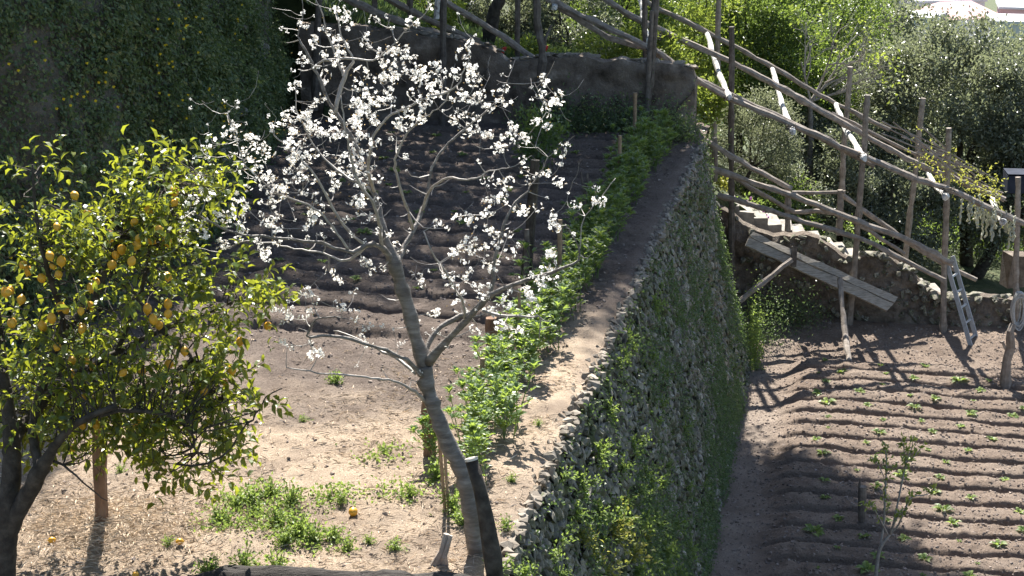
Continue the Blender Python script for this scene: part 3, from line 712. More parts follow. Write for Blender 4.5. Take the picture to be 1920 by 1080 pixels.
part('beam', tubes(polyl(P3([(1150, -40), (1220, 8), (1330, 62), (1450, 127), (1560, 190), (1668, 243)], lambda a: Yf(a) + 1.9), .05, .04, 433)), M['pole'], pg)
part('beam', tubes(polyl(P3([(1560, 212), (1680, 272), (1800, 330), (1880, 362)], lambda a: Yf(a) + .7), .032, .028, 434)), M['pole'], pg)
for k, (a0, b0, a1, b1) in enumerate([(1200, -10, 1222, 96), (1327, 64, 1366, 178), (1449, 128, 1485, 243), (1567, 196, 1618, 292), (1736, 312, 1772, 366), (1858, 360, 1880, 414), (1042, -40, 1040, 12)]):
    P = P3([(a0, b0), ((a0 + a1) / 2 - 3, (b0 + b1) / 2 + 4), (a1, b1)], Yf(a0)); P[0, 1] += 1.8; 
    P[0] = at(a0, b0, Yf(a0) + 1.75); P[1] = at((a0 + a1) / 2 - 3, (b0 + b1) / 2 + 4, Yf(a0) + .55); P[2] = at(a1, b1, Yf(a1) - .8)
    d = unit(P[2] - P[1]); P = np.concatenate([P, [P[2] + d * .12]])
    part('cross_pole', tubes(polyl(P, .042, .05, 440 + k)), M['birch'], pg)
for (a, b) in [(1222, 96), (1366, 184), (1618, 290), (1779, 356), (1230, 70), (1482, 238)]:      # wire lashings
    c = at(a, b, Yf(a) - .8); th = np.linspace(0, 6.28 * 3, 26)
    part('lashing', tubes(tube(c + np.stack([np.cos(th) * .085, np.sin(th) * .085, np.linspace(-.05, .05, 26)], 1), .008, 4)), M['joint'], fbeam)

rl = thing('stair_railing', 'rustic pole railing running down along the stone steps', 'railing', (*at(1560, 480, 30.2)[:2], -2.4))
for k, (pts, yo, r0) in enumerate([
        ([(1318, 260), (1400, 309), (1484, 355)], -.15, .05), ([(1484, 361), (1530, 361), (1584, 360)], .3, .035),
        ([(1580, 366), (1630, 402), (1680, 438), (1740, 478), (1830, 525)], .75, .045),
        ([(1325, 312), (1420, 345), (1500, 372), (1600, 412), (1700, 450), (1786, 494)], -.35, .055),
        ([(1372, 330), (1430, 365), (1490, 398)], .2, .042), ([(1488, 400), (1530, 396), (1578, 402)], .3, .042), ([(1576, 400), (1640, 440), (1696, 476)], .6, .035),
        ([(1345, 366), (1420, 387), (1520, 420), (1610, 446), (1700, 490), (1772, 526)], -.5, .045)]):
    part('rail', tubes(polyl(P3(pts, lambda a: Yf(a) + yo - .05), r0, r0 * .9, 460 + k)), M['pole'], rl)
for k, (a, b0, b1) in enumerate([(1477, 348, 432), (1575, 356, 440), (1340, 258, 340)]):
    part('post', tubes(pole(at(a, b1, Yf(a) + .25), at(a, b0, Yf(a) + .25), .05, .048, .004, seed=480 + k)), M['pole'], rl)

ur = thing('slope_railing', 'grey pole railing sloping down behind the plastered wall, upper left', 'railing', (*at(780, 60, 30.4)[:2], 1.0))
for k, (pts, Y, r0) in enumerate([([(628, -12), (700, 20), (790, 55), (860, 74), (930, 93)], 29.5, .06), ([(690, -22), (770, 20), (830, 50), (900, 78)], 29.9, .055), ([(800, -14), (850, 12), (930, 62), (1000, 110)], 29.6, .055)]):
    part('rail', tubes(polyl(P3(pts, Y), r0, r0 * .9, 490 + k)), M['pole'], ur)
for k, (a, b0, b1, Y) in enumerate([(703, -40, 70, 29.9), (770, -60, 80, 29.9), (972, -60, 118, 29.9)]):
    part('post', tubes(pole(at(a - 2, b1, Y), at(a, b0, Y), .05, .045, .006, seed=500 + k)), M['pole_dark'], ur)
part('cross_pole', tubes(polyl(P3([(822, -30), (820, 15), (818, 36)], 29.4), .05, .05, 505)), M['birch'], ur)

def stake(name, a0, b0, a1, b1, r0, mat, label, cat='stake', Y=None, z=None, extra=(), r1=None):
    B = at(a1, b1, Y) if Y else onz(a1, b1, z or 0.0); B[2] -= .06
    T = at(a0, b0, B[1] + (0.02 if not Y else 0)); ts = [pole(B, T, r0, r1 or r0 * .9, .008, seed=int(a0 + b0))]
    for e in extra: ts.append(polyl(P3(e, B[1]), r0 * .55, r0 * .35, int(a0)))
    return solo(name, tubes(*ts), mat, label, cat, loc=B)
for nm, a0, b0, a1, b1, Y, r0, lb in [('tall_post', 833, -60, 828, 236, 28.45, .058, 'tall straight grey post before the plastered wall, left of the forked one'),
                                     ('tall_post', 600, -60, 590, 200, 28.9, .06, 'dark leaning post in the corner beside the ivy wall'),
                                     ('tall_post', 1222, 20, 1212, 225, 28.15, .04, 'thin dark pole standing beside the pergola post before the plastered wall')]:
    stake(nm, a0, b0, a1, b1, r0, M['pole_dark'], lb, 'post', Y=Y)
B = at(1012, 235, 28.35)
solo('forked_post', tubes(polyl(np.array([B - [0, 0, .05], at(1014, 150, 28.35), at(1018, 100, 28.35), at(1010, 55, 28.35), at(1006, 0, 28.35), at(1006, -60, 28.35)]), .075, .055, 511),
     polyl(P3([(1018, 100), (1022, 70), (1034, 46)], 28.35), .035, .02, 512)), M['pole_dark'], 'crooked forked post standing before the plastered wall', 'post', loc=B)
stake('bean_stake', 1050, 412, 1049, 560, .024, M['cane'], 'pale split stake at the edge of the beans, lit on top')
stake('bean_stake', 974, 548, 972, 668, .018, M['cane'], 'thin brown stake among the furrows left of the lit beans')
stake('bean_stake', 905, 672, 904, 768, .022, M['cane'], 'short cane stake behind the nearest lit bean plants')
stake('bean_stake', 1162, 254, 1160, 366, .026, M['cane'], 'brown stake left of the far shaded bean row')
stake('bean_stake', 1191, 174, 1190, 292, .028, M['cane'], 'tallest stake at the far end of the bean row')
stake('bean_stake', 1097, 345, 1094, 440, .026, M['pole_dark'], 'dark forked stick beside the shaded bean row', extra=[[(1096, 365), (1092, 345), (1090, 320)], [(1097, 360), (1101, 340), (1102, 322)]])
stake('furrow_post', 988, 430, 985, 560, .03, M['pole_dark'], 'thin pole leaning beside the dark furrow post', 'post')
stake('furrow_post', 1004, 300, 984, 545, .058, M['bark_dark'], 'tall dark leafy topped post standing in the furrows', 'post')
stake('furrow_post', 921, 596, 922, 680, .06, M['redpost'], 'short red brown post at the edge of the furrows', 'post')
stake('tree_post', 803, 745, 806, 852, .062, M['redpost'], 'dark wooden post directly behind the blossoming tree trunk', 'post')
stake('tree_post', 184, 740, 190, 978, .055, M['redpost'], 'thick red brown post under the lemon tree', 'post')
B = onz(838, 958, 0.0)
solo('tied_stakes', tubes(pole(B - [.012, 0, .05], at(822, 800, B[1]), .013, .012, .006, seed=531), pole(B + [.015, 0, -.05], at(832, 815, B[1] - .02), .012, .011, .006, seed=532),
     tube(at(834, 922, B[1] - .01) + np.stack([np.cos(np.linspace(0, 19, 30)) * .03, np.sin(np.linspace(0, 19, 30)) * .02, np.linspace(-.02, .02, 30)], 1), .004, 4)), M['cane'],
     'two thin canes tied together left of the blossoming trunk', 'stake', loc=B)
# cut trunk leaning by the blossoming tree
ct = thing('cut_trunk', 'dark leaning cut off trunk just right of the blossoming tree', 'tree stump', onz(932, 1100, 0.0)); Y0 = WL[ct.name][1]
P = np.array([at(935, 1110, Y0), at(925, 1040, Y0 + .05), at(908, 970, Y0 + .1), at(896, 910, Y0 + .14), at(884, 862, Y0 + .18)])
ctt = part('trunk', tubes(polyl(P, .062, .048, 541, 10)), M['bark_dark'], ct, smooth=True)
e = unit(P[-1] - P[-2]); part('cut_face', tubes(tube(np.array([P[-1] - e * .005, P[-1] + e * .012]), .047, 10)), M['cutwood'], ctt)
# hollow stump and log at the bottom edge
B = onz(815, 1062, 0.0)
solo('split_stump', tubes(polyl(np.array([B + [.0, 0, .0], at(830, 1035, B[1]), at(838, 1002, B[1] + .02)]), .034, .022, 551, 7), polyl(np.array([B + [.06, 0, .0], at(836, 1045, B[1] - .03), at(846, 1004, B[1])]), .03, .018, 552, 6)),
     M['pole'], 'pale split stump piece left of the blossoming trunk', 'stump', loc=B)
B = onz(640, 1100, 0.0); P = np.array([onz(330, 1094, 0) + [0, 0, .0], onz(470, 1085, .02), onz(600, 1086, .08), onz(700, 1090, .1), onz(800, 1094, .09), onz(880, 1092, .08), onz(930, 1110, .0)])
rg = np.random.default_rng(5); Q = spline(P, step=.06); n = len(Q); Q[:, 2] += .05 * fbm(np.arange(n) * .13, np.zeros(n), 3, 7) - .05
solo('fallen_log', tubes(tube(Q, .12 * (1 + .5 * fbm(np.arange(n) * .2, np.zeros(n), 3, 9)) * np.interp(np.linspace(0, 1, n), [0, .1, .9, 1], [.5, 1, 1, .7]), 12, rough=.06, rng=rg)), M['log'], 'dark burnt looking log lying along the bottom edge', 'log', loc=B, smooth=True)

# ---------------------------------------------------------------- chute of boards, ladder, hose, stumps on the lower terrace
ch = thing('plank_chute', 'sloping pair of grey boards propped before the rubble wall', 'plank', (*at(1540, 520, 28.6)[:2], ZL))
def board(c4, th, name, mat):
    c4 = np.array(c4); nrm = unit(np.cross(c4[1] - c4[0], c4[3] - c4[0])); 
    if nrm[1] > 0: nrm = -nrm
    n = 16; u = np.linspace(0, 1, n)[:, None]; rg = np.random.default_rng(int(abs(c4[0][0] * 1000)))
    lo_ = c4[0] + (c4[1] - c4[0]) * u; hi_ = c4[3] + (c4[2] - c4[3]) * u
    lo_ = lo_ + rg.normal(0, .006, (n, 3)); hi_ = hi_ + rg.normal(0, .006, (n, 3))
    V = np.stack([lo_, hi_, hi_ - nrm * th, lo_ - nrm * th], 1).reshape(-1, 3); F = []
    for i in range(n - 1):
        for k in range(4): F.append([i * 4 + k, i * 4 + (k + 1) % 4, i * 4 + 4 + (k + 1) % 4, i * 4 + 4 + k])
    F += [[0, 3, 2, 1], [(n - 1) * 4, (n - 1) * 4 + 1, (n - 1) * 4 + 2, (n - 1) * 4 + 3]]
    return part(name, (V, np.array(F)), mat, ch)
def Yc(a): return 28.95 - .19 * (a - 1540) / FPX * 29
plk = board([at(1398, 459, Yc(1398)), at(1664, 583, Yc(1664)), at(1676, 569, Yc(1676) + .1), at(1404, 445, Yc(1404) + .1)], .045, 'plank', M['plank'])
board([at(1405, 443, Yc(1404) + .11), at(1677, 567, Yc(1676) + .11), at(1684, 556, Yc(1684) + .2), at(1411, 435, Yc(1411) + .2)], .045, 'plank', M['plank'])
part('batten', box(at(1489, 481, Yc(1489) - .03), (.09, .05, .36), 0, .01), M['pole_dark'], plk)
part('prop', tubes(polyl(np.array([at(1386, 567, 28.3), at(1430, 530, 28.5), at(1484, 486, 28.85)]), .05, .045, 561)), M['pole'], ch)
B = onz(1595, 694, ZL + .05); part('prop', tubes(polyl(np.array([B, at(1584, 620, 28.0), at(1574, 522, 28.75)]), .05, .045, 562)), M['pole'], ch)

ld = thing('ladder', 'narrow aluminium ladder leaning against the low rubble wall', 'ladder', onz(1828, 654, ZL))
bL = onz(1822, 656, ZL + .02); bR = onz(1836, 652, ZL + .02); bR = bL + unit(np.array([.5, .8, 0])) * .34
tT = at(1786, 480, 29.2); dirL = unit(tT - bR); Ltot = np.linalg.norm(tT - bR)
sx = unit(bR - bL); nrm = unit(np.cross(sx, dirL))
def bar(A, B, w_, d_, sx_, n_):
    V = np.array([A + sx_ * a * w_ + n_ * b * d_ for a, b in ((-1, -1), (1, -1), (1, 1), (-1, 1))] + [B + sx_ * a * w_ + n_ * b * d_ for a, b in ((-1, -1), (1, -1), (1, 1), (-1, 1))])
    return V, np.array([[0, 1, 2, 3], [4, 7, 6, 5], [0, 4, 5, 1], [1, 5, 6, 2], [2, 6, 7, 3], [3, 7, 4, 0]])
for b in (bL, bR): part('rail', bar(b, b + dirL * Ltot, .016, .036, sx, nrm), M['alu'], ld)
nr = int(Ltot / .27)
for k in range(nr): 
    c = .18 + k * .27; part('rung', bar(bL + dirL * c + sx * .02, bR + dirL * c - sx * .02, .016, .016, dirL, nrm), M['alu'], ld)

hs = thing('hose_coil', 'pale coiled hose hanging on the rightmost pergola post', 'hose', at(1908, 612, 28.7))
for k in range(9):
    th = np.linspace(0, 2 * np.pi, 36); a = RNG.uniform(.07, .13); b = RNG.uniform(.24, .33); c = at(1909, 577, 28.72 - .012 * k)
    part('loop', tubes(tube(c + np.stack([np.cos(th) * a + RNG.normal(0, .015), -.02 + 0 * th + .02 * np.sin(th * 2 + k), np.sin(th) * b - .02 * k * .4], 1), .012, 6, cap=False)), M['rope'], hs)

B = onz(1888, 728, ZL + .1); solo('gnarled_stump', tubes(polyl(np.array([B - [0, 0, .1], at(1886, 690, B[1]), at(1896, 650, B[1]), at(1895, 628, B[1] - .03), at(1898, 608, B[1] + .02)]), .085, .05, 571, 9), polyl(P3([(1892, 665), (1884, 650), (1880, 640)], B[1]), .03, .015, 572, 6)), M['pole'], 'gnarled twisted wooden stump at the right edge of the field', 'stump', loc=B)
B = onz(1617, 985, ZL + .1); sp = thing('stub_post', 'short dark post stub in the furrows beside the sapling', 'post', B)
spp = part('post', tubes(polyl(np.array([B - [0, 0, .1], at(1617, 950, B[1]), at(1617, 912, B[1])]), .052, .05, 573, 10)), M['pole_dark'], sp)
part('splinter', tubes(polyl(P3([(1612, 914), (1611, 906), (1613, 901)], B[1]), .018, .008, 574, 5)), M['pole_dark'], spp)

tp = thing('dark_shelter', 'dark blue sheet shelter at the right edge beyond the pergola', 'shelter', at(1920, 420, 31.6))
c = at(1930, 341, 31.6); part('sheet', box(c, (.85, .5, .32), -.1, .01), M['tarp'], tp)
part('rim', box(c + np.array([0, -.01, .185]), (.87, .52, .012), -.1, .002), M['tarp'], tp)
part('post', tubes(pole(at(1925, 520, 31.7), at(1925, 356, 31.7), .05, .05, .004, seed=577)), M['pole_dark'], tp)

# ================================================================ BLOSSOMING TREE
def px_limb(lst, Y0, k_thin=1.0):
    """(px, py, radius in px, Y offset) -> rows x, y, z, radius"""
    out = []
    for a, b, rp, yo in lst:
        p = at(a, b, Y0 + yo); out.append([*p, rp * pxm(Y0 + yo) * (k_thin if rp < 12 else 1)])
    return np.array(out)
BB = onz(893, 1037, 0.0); BY = BB[1]
bt = thing('blossom_tree', 'bare branched fruit tree covered in white blossom at the terrace edge', 'tree', BB)
trunk = px_limb([(897, 1050, 20, 0), (889, 1000, 17, 0), (880, 940, 16.5, 0), (866, 885, 16.5, .02), (840, 832, 15.5, .04), (816, 772, 14.5, .06), (801, 722, 14.5, .08), (796, 685, 14.5, .1)], BY)
limbs = {
 'main': [(797, 700, 15, .1), (782, 635, 13, .12), (764, 575, 12.5, .14), (748, 522, 12, .15), (738, 490, 12, .15), (726, 450, 10, .18), (714, 405, 9, .25), (702, 362, 8, .3), (688, 325, 7, .32), (672, 285, 6.5, .35), (654, 248, 6.5, .38), (630, 212, 6, .4), (612, 176, 5, .42), (592, 130, 4.6, .45), (572, 88, 4, .45), (562, 66, 2.2, .45), (566, 30, 1.5, .45), (562, -5, 1.2, .45)],
 'left': [(738, 492, 11, .15), (716, 466, 9, .05), (694, 457, 8, -.05), (655, 470, 5.5, -.15), (600, 456, 4.5, -.25), (520, 446, 4, -.4), (440, 436, 3.2, -.5), (385, 410, 2.6, -.55), (345, 396, 1.6, -.6)],
 'left_b': [(694, 458, 6, -.05), (650, 488, 4, 0), (600, 474, 3, .05), (540, 462, 2.6, .1), (470, 452, 2.2, .15), (410, 470, 1.8, .2), (372, 462, 1.2, .2)],
 'mid_r': [(744, 500, 9, .15), (756, 468, 7.5, .3), (775, 432, 7, .4), (790, 402, 6.5, .5), (800, 370, 5.5, .6), (806, 330, 4.5, .65), (822, 290, 4, .7), (846, 262, 3.6, .75), (880, 232, 3, .8), (912, 208, 2.6, .8), (940, 180, 2, .8), (955, 140, 1.3, .8)],
 'right': [(800, 680, 13, .1), (838, 640, 11.5, .0), (872, 602, 11, -.1), (905, 566, 10, -.18), (940, 542, 8, -.25), (985, 528, 6.5, -.35), (1030, 514, 5.5, -.42), (1066, 500, 4.5, -.5), (1086, 488, 3.5, -.5), (1084, 462, 2.6, -.5), (1070, 435, 2, -.5), (1062, 418, 1.3, -.5)],
 'right_b': [(793, 672, 9, .14), (812, 628, 8.5, .25), (845, 602, 8, .3), (885, 585, 7.5, .32), (912, 560, 8, .35), (924, 530, 6.5, .38), (926, 495, 5.5, .4), (934, 458, 5, .42), (944, 420, 4.5, .45), (960, 385, 3.5, .5), (990, 352, 2.8, .55), (1012, 322, 2, .6), (1030, 290, 1.3, .6)],
 'low_l': [(795, 708, 8.5, .08), (772, 684, 7, -.05), (735, 662, 6, -.15), (690, 645, 5.5, -.25), (650, 634, 5, -.3), (608, 630, 4.5, -.35), (576, 632, 3.6, -.4), (584, 606, 3.2, -.42), (604, 596, 2.6, -.45), (640, 596, 1.8, -.5), (664, 604, 1, -.5)],
 'low_l2': [(797, 752, 6, .06), (772, 732, 5, -.1), (742, 716, 4.4, -.2), (690, 706, 3.6, -.35), (610, 698, 2.8, -.5), (538, 690, 1.6, -.6)],
 'low_l3': [(780, 700, 5.5, .05), (744, 672, 4.5, .2), (700, 652, 3.6, .3), (655, 630, 2.6, .4), (626, 619, 1.6, .45)],
 'up_r': [(702, 362, 5.5, .3), (690, 320, 5, .1), (694, 285, 4.6, .0), (698, 258, 4.5, -.05), (728, 218, 4, -.1), (781, 192, 3.4, -.2), (828, 176, 3, -.25), (862, 152, 2.4, -.3), (880, 100, 1.3, -.3)],
 'up_m': [(630, 212, 6.5, .4), (638, 170, 6, .45), (652, 132, 5.5, .5), (660, 112, 4.5, .5), (650, 90, 3, .5), (638, 60, 2.4, .5), (632, 20, 1.5, .5)],
 'up_l': [(645, 146, 3.6, .48), (640, 132, 3.2, .5), (626, 92, 2.8, .5), (612, 55, 2.4, .5), (600, 20, 2, .5), (588, -12, 1.5, .5)],
 'arc': [(591, 128, 4, .45), (602, 116, 4, .4), (625, 111, 3.4, .35), (660, 110, 3, .3), (700, 112, 2.4, .25), (730, 90, 2, .2), (772, 48, 1.8, .15), (800, 20, 1.4, .1), (808, -8, 1, .1)],
 'rise': [(775, 432, 5, .4), (760, 380, 4.5, .2), (745, 330, 4, .1), (742, 290, 3.4, .05), (770, 240, 3, .0), (800, 215, 2.4, -.05), (830, 190, 2, -.1), (852, 150, 1.3, -.1)],
 'rise_l': [(716, 466, 6, .05), (712, 420, 5.5, -.1), (698, 380, 5, -.2), (672, 340, 4.4, -.3), (660, 300, 3.8, -.35), (650, 260, 3, -.4), (640, 215, 2.4, -.4), (640, 180, 1.4, -.4)],
 'fan1': [(688, 462, 5, -.05), (660, 440, 4.4, -.15), (630, 400, 4, -.2), (610, 360, 3.6, -.25), (580, 320, 3, -.3), (550, 290, 2.6, -.3), (520, 260, 2.2, -.3), (510, 230, 1.2, -.3)],
 'fan2': [(655, 470, 4, -.15), (625, 430, 3.6, -.2), (590, 390, 3.2, -.25), (540, 370, 2.8, -.3), (500, 345, 2.4, -.35), (460, 305, 2, -.4), (440, 260, 1.6, -.4), (426, 215, 1, -.4)],
 'fan3': [(702, 362, 5, .3), (680, 345, 4.4, .3), (650, 330, 3.6, .4), (610, 300, 3, .5), (580, 260, 2.4, .6), (560, 210, 2, .6), (556, 165, 1.2, .6)],
 'cross': [(792, 398, 4.5, .52), (803, 362, 4, .4), (832, 336, 3.4, .2), (880, 336, 2.6, 0), (920, 320, 2, -.05), (960, 312, 1.2, -.1)],
 'drop': [(872, 602, 4.5, -.1), (868, 570, 4, -.2), (850, 535, 3.4, -.3), (832, 500, 3, -.35), (812, 470, 2.4, -.4), (796, 432, 2, -.4)],
 'out_r': [(905, 585, 4.5, -.2), (950, 592, 4, -.3), (1000, 596, 3.2, -.4), (1008, 598, 2.4, -.4), (1008, 640, 1.6, -.4)],
 'tip': [(1086, 488, 2, -.5), (1090, 440, 1.6, -.5), (1098, 405, 1.4, -.5), (1130, 372, 1, -.5), (1155, 335, .8, -.5)],
}
nodes = []
def add_limb(name, lst, rows=None, sides=8, lab=None):
    rows_ = rows if rows is not None else px_limb(lst, BY, .6)
    Q = spline(rows_, step=.045); Q[:, :3] += np.random.default_rng(len(nodes)).normal(0, .0035, Q[:, :3].shape) + (.05 if rows is None else .0) * np.stack([fbm(np.arange(len(Q)) * .22, np.full(len(Q), 3.1 * c_ + len(nodes)), 3, 5 + c_) for c_ in range(3)], 1) * np.linspace(0, 1, len(Q))[:, None]
    n = len(Q); rad = np.maximum(Q[:, 3], .0025) * (1 + .09 * np.random.default_rng(n).standard_normal(n))
    part(name, tubes(tube(Q[:, :3], rad, sides, rough=.04)), M['bark_pale'] if rad.max() > .02 else M['twig'], bt, smooth=True)
    for q in Q[1:]: nodes.append(q)
add_limb('trunk', None, trunk, 14)
nodes.clear()
for k_, l_ in limbs.items(): add_limb('branch', l_, None, 8)
def zp(lst, x0, y0, sc): return [(x0 + a * sc, y0 + b * sc) for a, b in lst]
bl_px = zp([(118,92),(115,190),(205,322),(100,440),(147,480),(290,587),(55,672),(280,420),(298,230),(365,75),(430,118),(460,185),(663,145),(812,215),(612,272),(608,340),(965,175),(1100,55),(380,290),(400,330),(390,370),(400,420),(430,520),(360,490),(280,645),(255,768),(195,815),(130,890),(345,915),(160,975),(215,975),(235,1030),(350,1040),(405,1045),(30,1030),(735,410),(800,390),(835,395),(890,360),(910,420),(975,460),(1145,520),(740,490),(770,510),(860,480),(905,555),(560,570),(615,575),(800,600),(830,580),(700,610),(770,650),(740,600),(1030,540),(1040,580),(1020,640),(970,590),(965,720),(1050,790),(1045,840),(1090,660),(1120,695),(1175,640),(1195,715),(580,690),(600,740),(655,725),(770,720),(705,790),(640,820),(560,840),(520,800),(800,770),(810,830),(650,880),(520,920),(530,970),(580,905),(675,945),(560,1050),(620,1065),(930,860),(950,930),(1000,910),(1040,905),(860,960),(1300,915),(1300,555)], 540, 0, .241)
bl_px += zp([(250,335),(205,420),(215,500),(265,545),(285,630),(135,555),(165,760),(220,757),(310,765),(340,725),(535,675),(475,745),(530,795),(410,835),(370,820),(150,920),(220,890),(305,915),(245,985),(240,1035),(400,1040),(340,1030),(570,955),(590,990),(525,1060),(830,630),(805,745),(890,795),(850,870),(790,940),(940,755),(820,965),(690,1070)], 820, 0, .241)
bl_px += zp([(308,115),(375,215),(328,235),(212,318),(180,407),(125,562),(170,645),(370,305),(350,385),(450,275),(480,300),(500,360),(535,330),(425,370),(440,420),(405,490),(590,375),(500,470),(620,210),(710,120),(715,165),(835,125),(890,60),(760,240),(760,280),(705,310),(745,350),(810,330),(740,400),(750,440),(820,400),(905,385),(975,390),(850,460),(800,495),(810,540),(600,540),(555,540),(540,605),(620,590),(640,660),(690,640),(610,730),(530,715),(440,620),(380,695),(430,740),(340,780),(395,830),(310,850),(260,800),(75,700),(75,780),(20,820),(140,830),(160,930),(20,940),(540,795),(640,890),(655,810),(560,860),(600,850),(500,970),(645,980),(380,970),(410,915),(270,1000),(565,1062),(840,890),(870,780),(880,850),(880,565),(735,560),(710,500),(800,650),(910,685),(935,770),(1010,520),(1040,590),(1020,630),(1070,420),(1080,510),(920,250),(1070,255),(1180,190),(1220,90),(1330,40),(1300,170),(1190,280),(1170,330),(1190,380),(1190,440),(1200,540),(1210,590),(1150,500),(1280,380),(1300,320),(1320,560),(1210,770),(1110,830),(1160,710),(1220,700),(1015,870),(850,960)], 340, 180, .2778)
bl_px += zp([(450,118),(500,150),(155,185),(205,270),(60,405),(120,385),(20,360),(350,480),(310,435),(430,655),(45,735),(120,735),(580,615),(560,85),(640,95),(720,75),(760,60),(945,45),(1040,30),(1135,75),(1140,130),(750,155),(795,190),(800,245),(870,185),(925,255),(660,240),(630,235),(725,265),(880,300),(560,270),(540,305),(605,350),(655,295),(720,345),(740,380),(770,400),(800,355),(635,410),(610,450),(480,435),(520,465),(560,520),(605,535),(660,490),(690,510),(740,490),(700,555),(740,550),(1120,300),(1110,355),(1005,440),(1070,430),(1125,430),(1060,500),(975,530),(1010,590),(995,560),(860,600),(760,645),(655,750),(690,765),(820,730),(855,770),(935,760),(1005,675),(1295,22)], 680, 380, .3147)
bl_px += zp([(985,565),(980,615),(945,660),(905,655),(985,685),(845,525),(840,600),(850,640),(740,555),(770,555),(700,505),(675,605),(720,670),(690,680),(745,690),(770,720),(790,680),(860,690),(715,755),(760,750),(650,255),(1125,755),(955,950)], 560, 0, .5)
bl_px += zp([(800,365),(855,415),(960,505),(660,485),(690,520),(715,540),(450,598),(525,620),(500,690),(545,660),(655,640),(505,810),(690,885),(735,890),(885,590),(965,640),(1000,785),(1045,825),(395,258),(120,195),(1010,290),(1040,310)], 380, 400, .2963)
rb = np.random.default_rng(61)
def blossom_mesh(seed, nf):
    r = np.random.default_rng(seed); mp_ = MB(); ms = MB()
    for q in range(nf):
        c = r.normal(0, 1, 3); c = c / np.linalg.norm(c) * .042 * r.uniform(.5, 1.15); c[2] *= .9
        ax = unit(c + r.normal(0, .02, 3)); e1 = unit(np.cross(ax, [0.3, 0.5, .8])); e2 = np.cross(ax, e1)
        th = np.arange(5) * 1.2566 + r.uniform(0, 6); D = np.cos(th)[:, None] * e1 + np.sin(th)[:, None] * e2 + ax * r.uniform(.15, .5)
        V, F = leaves(np.repeat(c[None], 5, 0) + unit(D) * .001, D, np.repeat(ax[None], 5, 0), r.uniform(.0125, .0165), .0145, 1, .12, .25); mp_.add(V, F)
        v, f = CLODS[q % 6]; ms.add(v * .0034 + c + ax * .004, f)
        v, f = CLODS[(q + 1) % 6]; ms.add(v * .003 + c - ax * .004, f)
    for q in range(3):
        v, f = CLODS[q]; ms.add(v * np.array([.004, .004, .007]) + r.normal(0, .028, 3), f)
    V1, F1 = mp_.get(); V2_, F2 = ms.get()
    me = mesh_np('blossom', np.concatenate([V1, V2_]), np.concatenate([F1, F2 + len(V1)]))
    me.materials.append(M['petal']); me.materials.append(M['stamen'])
    mi = np.zeros(len(F1) + len(F2), np.int32); mi[len(F1):] = 1; me.polygons.foreach_set('material_index', mi); return me
BLM = [blossom_mesh(600 + i, nf) for i, nf in enumerate((6, 8, 10, 12, 7, 14))]
ND = np.array(nodes)
bp = []
for (a, b) in bl_px:
    # take the depth of the limb that lies nearest in the picture
    pr = ND[:, :3] - np.array([0, 0, CAM_Z]); dep = pr[:, 1] * CP - pr[:, 2] * SP
    qx = 960 + FPX * pr[:, 0] / dep; qy = 540 - FPX * (pr[:, 1] * SP + pr[:, 2] * CP) / dep
    k = np.argmin((qx - a) ** 2 + (qy - b) ** 2)
    bp.append((np.hypot(qx[k] - a, qy[k] - b), at(a, b, ND[k, 1] + rb.normal(0, .13))))
bp.sort(key=lambda q: q[0])
tw = MB(); NN = ND.copy(); extra_bl = []
def twig_to(p, r_end=.0022):
    global NN
    d = NN[:, :3] - p; dist = np.linalg.norm(d, axis=1) + .35 * np.maximum(0, NN[:, 2] - p[2] + .02) ; k = np.argmin(dist); q = NN[k, :3]
    L = np.linalg.norm(p - q)
    if L < .02: return
    m = (p + q) / 2 + np.array([0, 0, -.1 * L]) + rb.normal(0, .07 * L, 3); r0 = min(NN[k, 3] * .8, .0035 + .007 * min(L, .6))
    Q = spline(np.array([[*q, r0], [*m, (r0 + r_end) / 2], [*p, r_end]]), max(4, int(L / .06)))
    tw.addm(*tube(Q[:, :3], Q[:, 3], 5, cap=False)); NN = np.concatenate([NN, Q[1:]])
for _, p in bp: twig_to(p)
for k in range(420):                                       # bare side shoots
    q = NN[rb.integers(len(NN))]; p = q[:3] + unit(rb.normal(0, 1, 3) + np.array([0, 0, .9])) * rb.uniform(.08, .38)
    twig_to(p, .0014)
    if rb.random() < .3: extra_bl.append((p, rb.uniform(.28, .5)))
part('twigs', tw.get(), M['twig'], bt, kind='stuff')
items = [(p, rb.uniform(.55, 1.15)) for _, p in bp]
for k in range(190):                                       # small sprays right on the twigs
    q = NN[len(ND) + rb.integers(len(NN) - len(ND))]; extra_bl.append((q[:3] + rb.normal(0, .02, 3), rb.uniform(.3, .75)))
items.sort(key=lambda t: -t[1]); small = items[300:] + extra_bl; items = items[:300]
for p, sc in items:
    Mx = Matrix.Translation(Vector(p)) @ Euler(tuple(rb.uniform(0, 6.28, 3))).to_matrix().to_4x4() @ Matrix.Diagonal(Vector((sc, sc, sc * rb.uniform(.9, 1.5), 1)))
    inst('blossom', BLM[rb.integers(6)], bt, Mx)
sm = [MB(), MB()]
vbuf = []
for p, sc in small:
    me = BLM[rb.integers(6)]; n = len(me.vertices); co = np.empty(n * 3, np.float32); me.vertices.foreach_get('co', co)
    Rm = np.array(Euler(tuple(rb.uniform(0, 6.28, 3))).to_matrix()); F = np.empty(len(me.polygons) * 3, np.int32); me.loops.foreach_get('vertex_index', F)
    nl = np.empty(len(me.polygons), np.int32); me.polygons.foreach_get('material_index', nl); F = F.reshape(-1, 3)
    sm[0].add(co.reshape(-1, 3) @ Rm.T * sc * .8 + p, F[nl == 0])
part('blossoms', sm[0].get(), M['petal'], bt, kind='stuff')

